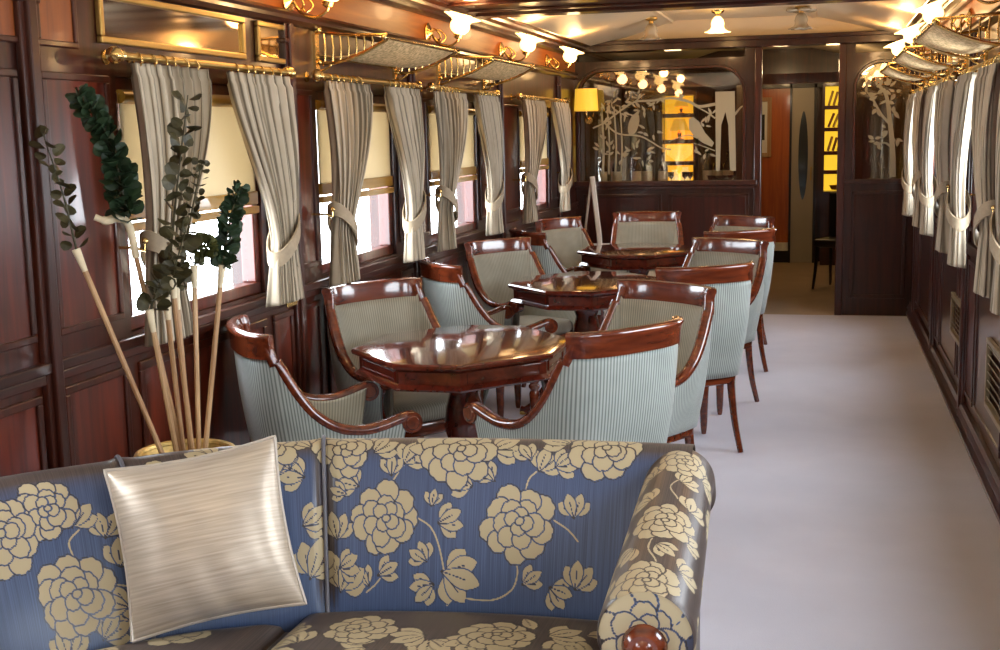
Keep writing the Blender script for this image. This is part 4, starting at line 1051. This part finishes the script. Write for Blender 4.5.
# seat cushions
def seat(name, f_outline, ztop, off_uv, seed):
    """f_outline(a,b): a,b in 0..1 -> plan point"""
    nu, nvv = 240, 190; A, Bq = np.meshgrid(np.linspace(0, 1, nu), np.linspace(0, 1, nvv), indexing='ij')
    XY = f_outline(A, Bq); edge = np.minimum(np.minimum(A, 1-A)*nu, np.minimum(Bq, 1-Bq)*nvv)/26.
    z = ztop-.055*(1-np.clip(edge, 0, 1))**2.2+.018*np.sin(PI*A)*np.sin(PI*Bq)
    Pq = np.stack([XY[0], XY[1], z], 2)-SO
    p = Pattern(XY[0]-off_uv[0], XY[1]-off_uv[1]); rr = random.Random(seed)
    for (x, y, k) in ((.13, .30, 1.), (.46, .33, 1.), (.70, .22, .9), (.30, .10, .9), (.60, .50, .9), (.02, .12, 1)):
        for _ in range(3): p.sprig((x+rr.uniform(-.14, .14), y+rr.uniform(-.1, .1)), rr.uniform(0, 6), 1.1, 4)
        for _ in range(2): p.leaf((x+rr.uniform(-.16, .16), y+rr.uniform(-.1, .1)), .08, .04, rr.uniform(0, 6))
    for (x, y, k) in ((.18, .40, 1.), (.50, .42, 1.), (.74, .26, .9), (.32, .16, .9), (.02, .2, 1)): p.peony((x, y), .095*k, rr.uniform(0, 6))
    b = MB(); b.grid(Pq, np.stack([XY[0], XY[1]], 2)); 
    # boxed sides
    n0 = len(b.v); loop = [i*nvv for i in range(nu)]+[(nu-1)*nvv+j for j in range(1, nvv)]+[i*nvv+nvv-1 for i in range(nu-2, -1, -1)]+[j for j in range(nvv-2, 0, -1)]
    low = [(b.v[i][0], b.v[i][1], ztop-.16) for i in loop]; m = len(loop)
    b.v += low; fs = [(loop[k], n0+k, n0+(k+1) % m, loop[(k+1) % m]) for k in range(m)]; b.f += fs
    b.f.append(tuple(range(n0, n0+m)))
    o = b.build(name, M['damask'], sofa, attr=np.concatenate([p.m.ravel(), np.zeros(m)]), auto=60)
    pts = [tuple(np.array(b.v[i])+np.array([0, 0, .0])) for i in loop[::6]]; pts.append(pts[0])
    q = MB(); q.tube(pts, .0055, 8); q.build('cushion_piping', M['piping'], o)
    return o
def back_front_at(X):   # y of the back's foot at given x
    px = R2[:, 0]-nrm[:, 0]*.215; py = R2[:, 1]-nrm[:, 1]*.215; o = np.argsort(px); return np.interp(X, px[o], py[o])
def out_r(a, c):
    X = lerp(-1.24, -.43, a); yb = back_front_at(X)+.03; return X, lerp(2.17, yb, c)
def out_l(a, c):
    X = lerp(-1.84, -1.25, a); yb = np.maximum(back_front_at(X), 2.0)+.015; return X, lerp(1.75, yb, c)
seat('seat_cushion', out_r, .455, (-1.2, 2.2), 3); seat('seat_cushion', out_l, .455, (-1.95, 2.1), 8)
# base frame
b = MB(); q = [(x, y) for x, y in ((-.45, 2.2), (-1.2, 2.2), (-1.2, 1.78), (-1.84, 1.78), (-1.90, 2.3), (-1.6, 2.62), (-1.2, 2.85), (-.45, 2.95))]
b.prism([(x-SO[0], y-SO[1]) for x, y in q][::-1], .12, .33); b.build('seat_base', M['damask_plain'] if 'damask_plain' in M else M['piping'], sofa, smooth=False)
# rolled arm: cross-section (x,z) swept along y
AX = -.315
sec = [(-.13, .12), (-.13, .30), (-.125, .45), (-.105, .56)]
for k in range(0, 25):
    a = PI*1.12-k/24*PI*1.42; sec.append((.0+.112*math.cos(a), .665+.112*math.sin(a)))
sec += [(.065, .52), (.06, .40), (.06, .12)]
sc2 = catmull(sec, 12); sl = np.concatenate([[0], np.cumsum(np.linalg.norm(np.diff(sc2, axis=0), axis=1))])
nS = int(sl[-1]/.003); ss = np.linspace(0, sl[-1], nS); cs = np.stack([np.interp(ss, sl, sc2[:, 0]), np.interp(ss, sl, sc2[:, 1])], 1)
ys = np.arange(2.27, 3.10, .003); P = np.zeros((nS, len(ys), 3))
fy = np.clip((ys-2.27)/.73, 0, 1); sc_y = lerp(.865, .745, fy); ax_y = lerp(-.311, -.327, fy); az_y = lerp(.635, .735, fy)
wv = np.clip((cs[:, 1]-.2)/.40, 0, 1)[:, None]
round_f = np.clip((ys-2.27)/.02, 0, 1); shr = (1-.05*(1-round_f)**2)*sc_y
P[:, :, 0] = ax_y[None, :]+cs[:, None, 0]*shr[None, :]; P[:, :, 1] = ys[None, :]
P[:, :, 2] = (1-wv)*cs[:, None, 1]+wv*(az_y[None, :]+(cs[:, None, 1]-.665)*sc_y[None, :])
tail = np.clip((ys-3.04)/.06, 0, 1); P[:, :, 2] -= (tail**2*.05)[None, :]*wv
mids = float(np.interp(.4, np.linspace(0, 1, nS), ss))
topi = int(np.argmax(cs[:, 1])); U = (ss-ss[topi])[:, None]*np.ones((1, len(ys))); V = np.ones((nS, 1))*(ys-2.27)[None, :]
p = Pattern(U, V)
p.stem([(.0, .0), (.01, .12), (-.02, .2), (.0, .3)]); p.stem([(.03, .45), (.0, .52), (.05, .6)])
for (x, y, r, sc_, n) in ((.07, .13, .6, .9, 4), (-.06, .21, 3.9, .9, 4), (.0, .21, -.6, .8, 3), (.07, .27, .4, .8, 4), (.07, .42, 1.2, 1., 4), (-.05, .45, 2.4, 1., 4), (.03, .55, .9, .9, 4), (-.07, .6, 2., 1., 4), (.10, .62, .5, 1, 4), (.17, .2, .3, 1.1, 4), (.19, .4, .9, 1.1, 5), (.16, .55, -.6, 1.1, 4), (.17, .03, .5, 1., 4), (-.13, .05, 2, 1., 4), (-.16, .3, 1.6, 1.1, 5), (-.15, .55, 1.6, 1.1, 5), (.25, .1, .2, 1.2, 4), (.27, .3, .5, 1.2, 4), (.28, .5, .5, 1.2, 4)): p.sprig((x, y), r, sc_, n)
for (x, y, r) in ((-.01, .05, .09), (0., .33, .095), (.02, .68, .09), (-.2, .18, .09), (.22, .5, .09), (-.19, .48, .09), (.33, .25, .09)): p.peony((x, y), r, x*9)
b = MB(); b.grid(P-SO, np.stack([U, V], 2)); 
b.build('arm', M['damask'], sofa, attr=p.m.ravel(), auto=180)
# front face of the arm, gathered towards the rosette
ff = [(-.311+x*.865*.95, (1-w_)*z+w_*(.635+(z-.665)*.865)) for (x, z), w_ in zip(cs[::2], np.clip((cs[::2, 1]-.2)/.40, 0, 1))]
b = MB(); ring0 = [(x-SO[0], 2.272-SO[1], z) for x, z in ff]; ctr = (-.311-SO[0], .628); n = len(ring0)
P = np.zeros((n, 50, 3))
for i, (x, y, z) in enumerate(ring0):
    for j in range(50):
        f = j/49; cz = ctr[1] if z > .52 else lerp(z, ctr[1], 0)
        cx = ctr[0]; P[i, j] = (lerp(x, cx, f), y-.014*math.sin(min(1, f*2.5)*PI/2), lerp(z, max(.12, min(ctr[1], z)) if z < ctr[1] else ctr[1], f))
UVf = P[:, :, [0, 2]].copy(); p = Pattern(UVf[:, :, 0]-ctr[0], UVf[:, :, 1]-ctr[1]); p.peony((0, .02), .1, .3)
for k in range(4): p.sprig((-.08+.05*k, -.16-.06*(k % 2)), k*1.4, 1.1, 4)
b.grid(P, UVf); b.build('arm_front', M['damask'], sofa, attr=p.m.ravel(), auto=180)
b = MB(); b.lathe([(.001, -.03), (.012, -.03), (.02, -.024), (.03, -.026), (.038, -.018), (.044, -.006), (.046, .01)], (ctr[0], 2.258-SO[1], ctr[1]), 'y', 28); b.build('arm_rosette', M['chairwood'], sofa)
for (x, y) in ((-.315, 2.33), (-.315, 2.98), (-1.15, 2.25), (-1.75, 1.84), (-1.2, 2.86)):
    MB().lathe([(.016, 0), (.03, .05), (.026, .08), (.034, .13)], (x-SO[0], y-SO[1], 0), n=14).build('foot', M['chairwood'], sofa)

# cushion on the sofa
pil = empty('cushion', (-1.385, 2.56, .680), 0, 'square cream silk cushion with corded edge leaning on the sofa back', 'cushion')
def pillow_mesh():
    n = 61; g = np.linspace(-1, 1, n); A, Bq = np.meshgrid(g, g, indexing='ij'); S = .200
    pin = lambda a, c: a*(1-.07*(1-c*c)*a*a)
    X = S*pin(A, Bq); Z = S*pin(Bq, A); th = .075*((1-np.abs(A)**2.6)*(1-np.abs(Bq)**2.6))**.62
    wr = .003*np.sin(14*A+5*Bq)*(1-np.abs(A))*np.abs(Bq)
    F = np.stack([X, -th-wr, Z], 2); Bk = np.stack([X, th, Z], 2)[:, ::-1]
    UV = np.stack([A*.2, Bq*.2], 2)
    b = MB(); b.grid(F, UV); b.grid(Bk, UV[:, ::-1]); b.build('cover', M['silk'], pil, auto=180)
    lp = [F[i, 0] for i in range(n)]+[F[n-1, j] for j in range(1, n)]+[F[i, n-1] for i in range(n-2, -1, -1)]+[F[0, j] for j in range(n-2, -1, -1)]
    b = MB(); b.tube([tuple(q) for q in lp], .0045, 8); b.build('piping', plain('silver_taupe_cord', (.50, .44, .38), .4, .3), pil)
pillow_mesh()
pil.rotation_euler = (math.radians(-20), math.radians(-8), math.radians(25))

# ------------------------------------------------------------------ dried stems in a gilt basket
BX, BY, BZ = -1.70, 3.06, .74
t = empty('wicker_vase', (BX, BY, 0), 0, 'tall gilt wicker vase on the floor behind the sofa', 'vase')
b = MB(); b.lathe([(.001, 0), (.085, 0), (.095, .02), (.105, .3), (.10, .5), (.115, .66), (.13, BZ), (.122, BZ), (.108, .66), (.092, .5), (.09, .05), (.001, .05)], n=40); b.build('body', M['wicker'], t)
b = MB()
for k in range(24):
    a = 2*PI*k/24; b.tube([tuple(p) for p in catmull([(r*math.cos(a), r*math.sin(a), z) for r, z in ((.09, .0), (.108, .3), (.103, .5), (.118, .66), (.134, BZ))], 4)], .006, 6)
b.torus((0, 0, BZ), .13, .010, 'z', 40, 8); b.torus((0, 0, .5), .103, .007, 'z', 40, 8); b.torus((0, 0, .02), .098, .009, 'z', 40, 8); b.build('wicker_ribs', M['wicker'], t)

def leaf_disc(mb, c, d, r, rnd, cup=.25):
    """small rounded leaf growing from c along d"""
    d = Vector(d).normalized(); sd = d.cross(Vector((rnd.uniform(-1, 1), rnd.uniform(-1, 1), rnd.uniform(-1, 1))));
    if sd.length < 1e-3: sd = d.orthogonal()
    sd.normalize(); up = d.cross(sd); c = Vector(c); vs = []; n = 9
    vs.append(tuple(c+d*r*.95-up*r*cup*.3))
    for k in range(n):
        a = 2*PI*k/n; x = r*(.95-.95*math.cos(a)); y = r*math.sin(a)*(1.0 if x < r*1.2 else .9); vs.append(tuple(c+d*x+sd*y+up*(cup*(y*y)/r+rnd.uniform(-.05, .05)*r)))
    mb.add(vs, [(0, 1+k, 1+(k+1) % n) for k in range(n)])
def stem(label, base, mid, top, tip, nl, lr, mat, dense, seed, crook=False, ball=False, spread=.5):
    rnd = random.Random(seed)
    t = empty('eucalyptus_stem', base, 0, label, 'dried stem', 'dried eucalyptus stems on reeds in the wicker vase')
    bs = Vector(base); loc = lambda p: tuple(Vector(p)-bs)
    pts = catmull([loc(base), loc(tuple(lerp(np.array(base), np.array(mid), .5))), loc(mid)], 6)
    MB().tube([tuple(p) for p in pts], [.0075]*len(pts), 8).build('cane', M['cane'], t)
    m = Vector(loc(mid)); dirn = Vector(pts[-1])-Vector(pts[-3]); dirn.normalize()
    if crook:
        q = catmull([tuple(m-dirn*.10), tuple(m-dirn*.01), tuple(m+dirn*.012+Vector((-.012, -.025, 0))), tuple(m+dirn*.01+Vector((-.035, -.05, -.003))), tuple(m+dirn*.01+Vector((-.058, -.065, .008)))], 5)
        MB().tube([tuple(p) for p in q], [lerp(.011, .012, i/(len(q)-1)) if i < len(q)-4 else .009 for i in range(len(q))], 10).build('pale_crook', M['cane_tip'], t)
    else:
        MB().tube([tuple(m-dirn*.055), tuple(m-dirn*.02), tuple(m+dirn*.008)], [.0078, .010, .012], 10).build('pale_tip', M['cane_tip'], t)
    sp = catmull([tuple(m), loc(top), loc(tip)], 14)
    MB().tube([tuple(p) for p in sp], [lerp(.004, .0015, i/(len(sp)-1)) for i in range(len(sp))], 6).build('twig', M['leafbrown'], t)
    b = MB()
    for k in range(nl):
        f = (k+.5)/nl; i = f*(len(sp)-1); p = Vector(sp[int(i)]).lerp(Vector(sp[min(int(i)+1, len(sp)-1)]), i-int(i))
        tg = (Vector(sp[min(int(i)+1, len(sp)-1)])-Vector(sp[int(i)])); tg = tg.normalized() if tg.length > 0 else Vector((0, 0, 1))
        for e in range(dense):
            a = k*2.4+e*2*PI/dense+rnd.uniform(-.4, .4); pe = tg.orthogonal().normalized(); pe.rotate(Matrix.Rotation(a, 3, tg))
            d_ = pe*(1-spread*.4)+tg*rnd.uniform(.1, .7)
            leaf_disc(b, p+pe*rnd.uniform(0, .012), d_, lr*rnd.uniform(.75, 1.15)*(1-.35*f if dense > 2 else 1-.1*f), rnd)
    if ball:
        for k in range(60):
            v = Vector((rnd.gauss(0, 1), rnd.gauss(0, 1), rnd.gauss(0, 1))).normalized(); leaf_disc(b, Vector(loc(tip))+v*.018, v+Vector((0, 0, .3)), .014, rnd, .4)
    b.build('leaves', mat, t, smooth=False)
    return t

def st(label, pts, *a, **k):
    B_, m_, t_, p_ = [np.array(q) for q in pts]
    dn = (B_-m_)/np.linalg.norm(B_-m_); low = B_+dn*.30; low[0] = lerp(low[0], BX, .6); low[1] = lerp(low[1], BY, .6)
    return stem(label, tuple(low), tuple(m_), tuple(t_), tuple(p_), *a, **k)
st('leftmost stem, bent reed with brown-green paired leaves before the panelled pier', [(-1.736, 3.03, 0.763), (-1.911, 2.93, 1.313), (-1.91, 2.88, 1.479), (-1.928, 2.84, 1.629)], 12, .022, M['leafbrown'], 2, 1)
st('thickest dark green leaf spray, on a reed with a pale crook', [(-1.676, 3.06, 0.764), (-1.826, 3.05, 1.384), (-1.83, 3.0, 1.579), (-1.887, 2.95, 1.731)], 30, .026, M['leafdark'], 5, 2, crook=True)
st('tallest stem, round olive leaves over the striped curtain', [(-1.689, 3.04, 0.768), (-1.743, 3.08, 1.166), (-1.707, 3.12, 1.493), (-1.662, 3.12, 1.721)], 18, .025, M['leafbrown'], 2, 3)
st('stem with small dark leaves before the lowered blind', [(-1.661, 3.06, 0.765), (-1.722, 3.1, 1.192), (-1.688, 3.14, 1.382), (-1.662, 3.18, 1.545)], 16, .018, M['leafbrown'], 3, 4)
st('rightmost stem, upright dark green cone of leaves', [(-1.641, 3.1, 0.77), (-1.62, 3.18, 1.245), (-1.597, 3.2, 1.378), (-1.562, 3.2, 1.472)], 20, .020, M['leafdark'], 5, 5)
st('stem ending in a spiky greenish seed head in front of the bright pane', [(-1.651, 3.1, 0.769), (-1.684, 3.14, 1.249), (-1.67, 3.14, 1.285), (-1.653, 3.14, 1.305)], 3, .016, M['leafolive'], 3, 6, ball=True)
st('shortest stem with a few brown leaves low in the bunch', [(-1.70, 3.02, 0.77), (-1.748, 3.0, 1.144), (-1.729, 3.0, 1.191), (-1.712, 3.0, 1.226)], 6, .028, M['leafbrown'], 2, 7)
st('stem with a big round brown leaf below the seed head', [(-1.64, 3.05, 0.765), (-1.687, 3.02, 1.235), (-1.66, 3.0, 1.28), (-1.63, 3.0, 1.36)], 6, .026, M['leafbrown'], 2, 8, spread=.2)

# ------------------------------------------------------------------ light
W = bpy.data.worlds.new('daylight'); SC.world = W; W.use_nodes = True
bg = W.node_tree.nodes['Background']; bg.inputs['Color'].default_value = (.86, .93, 1., 1); bg.inputs['Strength'].default_value = WORLD
def portal(X, s, c):
    l = bpy.data.lights.new('window_portal', 'AREA'); l.shape = 'RECTANGLE'; l.size = HEAD-SILL; l.size_y = 2*HW
    l.cycles.is_portal = True
    o = bpy.data.objects.new('window_portal', l); o.location = (X+s*.12, c, (SILL+HEAD)/2); C.objects.link(o)
    o.rotation_euler = (0, math.radians(90)*(1 if s > 0 else -1), 0)
for c in WINL: portal(L, -1, c)
for c in WINR: portal(R, 1, c)
# added unseen fill lights behind the viewer, and the bar's lamps
for k, (x, y) in enumerate(((-.7, -1.6), (-.7, .6))):
    add_light((x, y, 2.25), REAR_FILL, (1, .80, .58), .12)
for x, y, e in ((-1.4, 12.3, 2.5), (.1, 13.4, 8), (-.45, 14.2, 10)): add_light((x, y, 2.2), e, (1, .68, .34), .08)

# ------------------------------------------------------------------ camera
cam = bpy.data.cameras.new('camera'); cam.sensor_width = 36; cam.lens = 45.0; cam.clip_start = .05; cam.clip_end = 100
co = bpy.data.objects.new('camera', cam); C.objects.link(co); SC.camera = co
r_ = (0.9689020849500843, 0.2465722909668669, -0.020757049567081506); d_ = (0.017412643976863283, -0.15161898637093058, -0.9882856281468362); f_ = (-0.24683101427720655, 0.9571905705235516, -0.15119742752997867)
co.matrix_world = Matrix(((r_[0], -d_[0], -f_[0], 0), (r_[1], -d_[1], -f_[1], 0), (r_[2], -d_[2], -f_[2], 1.60), (0, 0, 0, 1)))
vs_ = SC.view_settings; vs_.view_transform = 'Standard'; vs_.look = 'None'; vs_.gamma = 1; vs_.use_curve_mapping = False; vs_.exposure = EXPO
SC.cycles.use_denoising = True; SC.cycles.max_bounces = 10; SC.cycles.diffuse_bounces = 6; SC.cycles.transparent_max_bounces = 12
SC.cycles.caustics_reflective = False; SC.cycles.caustics_refractive = False; SC.cycles.sample_clamp_indirect = 6
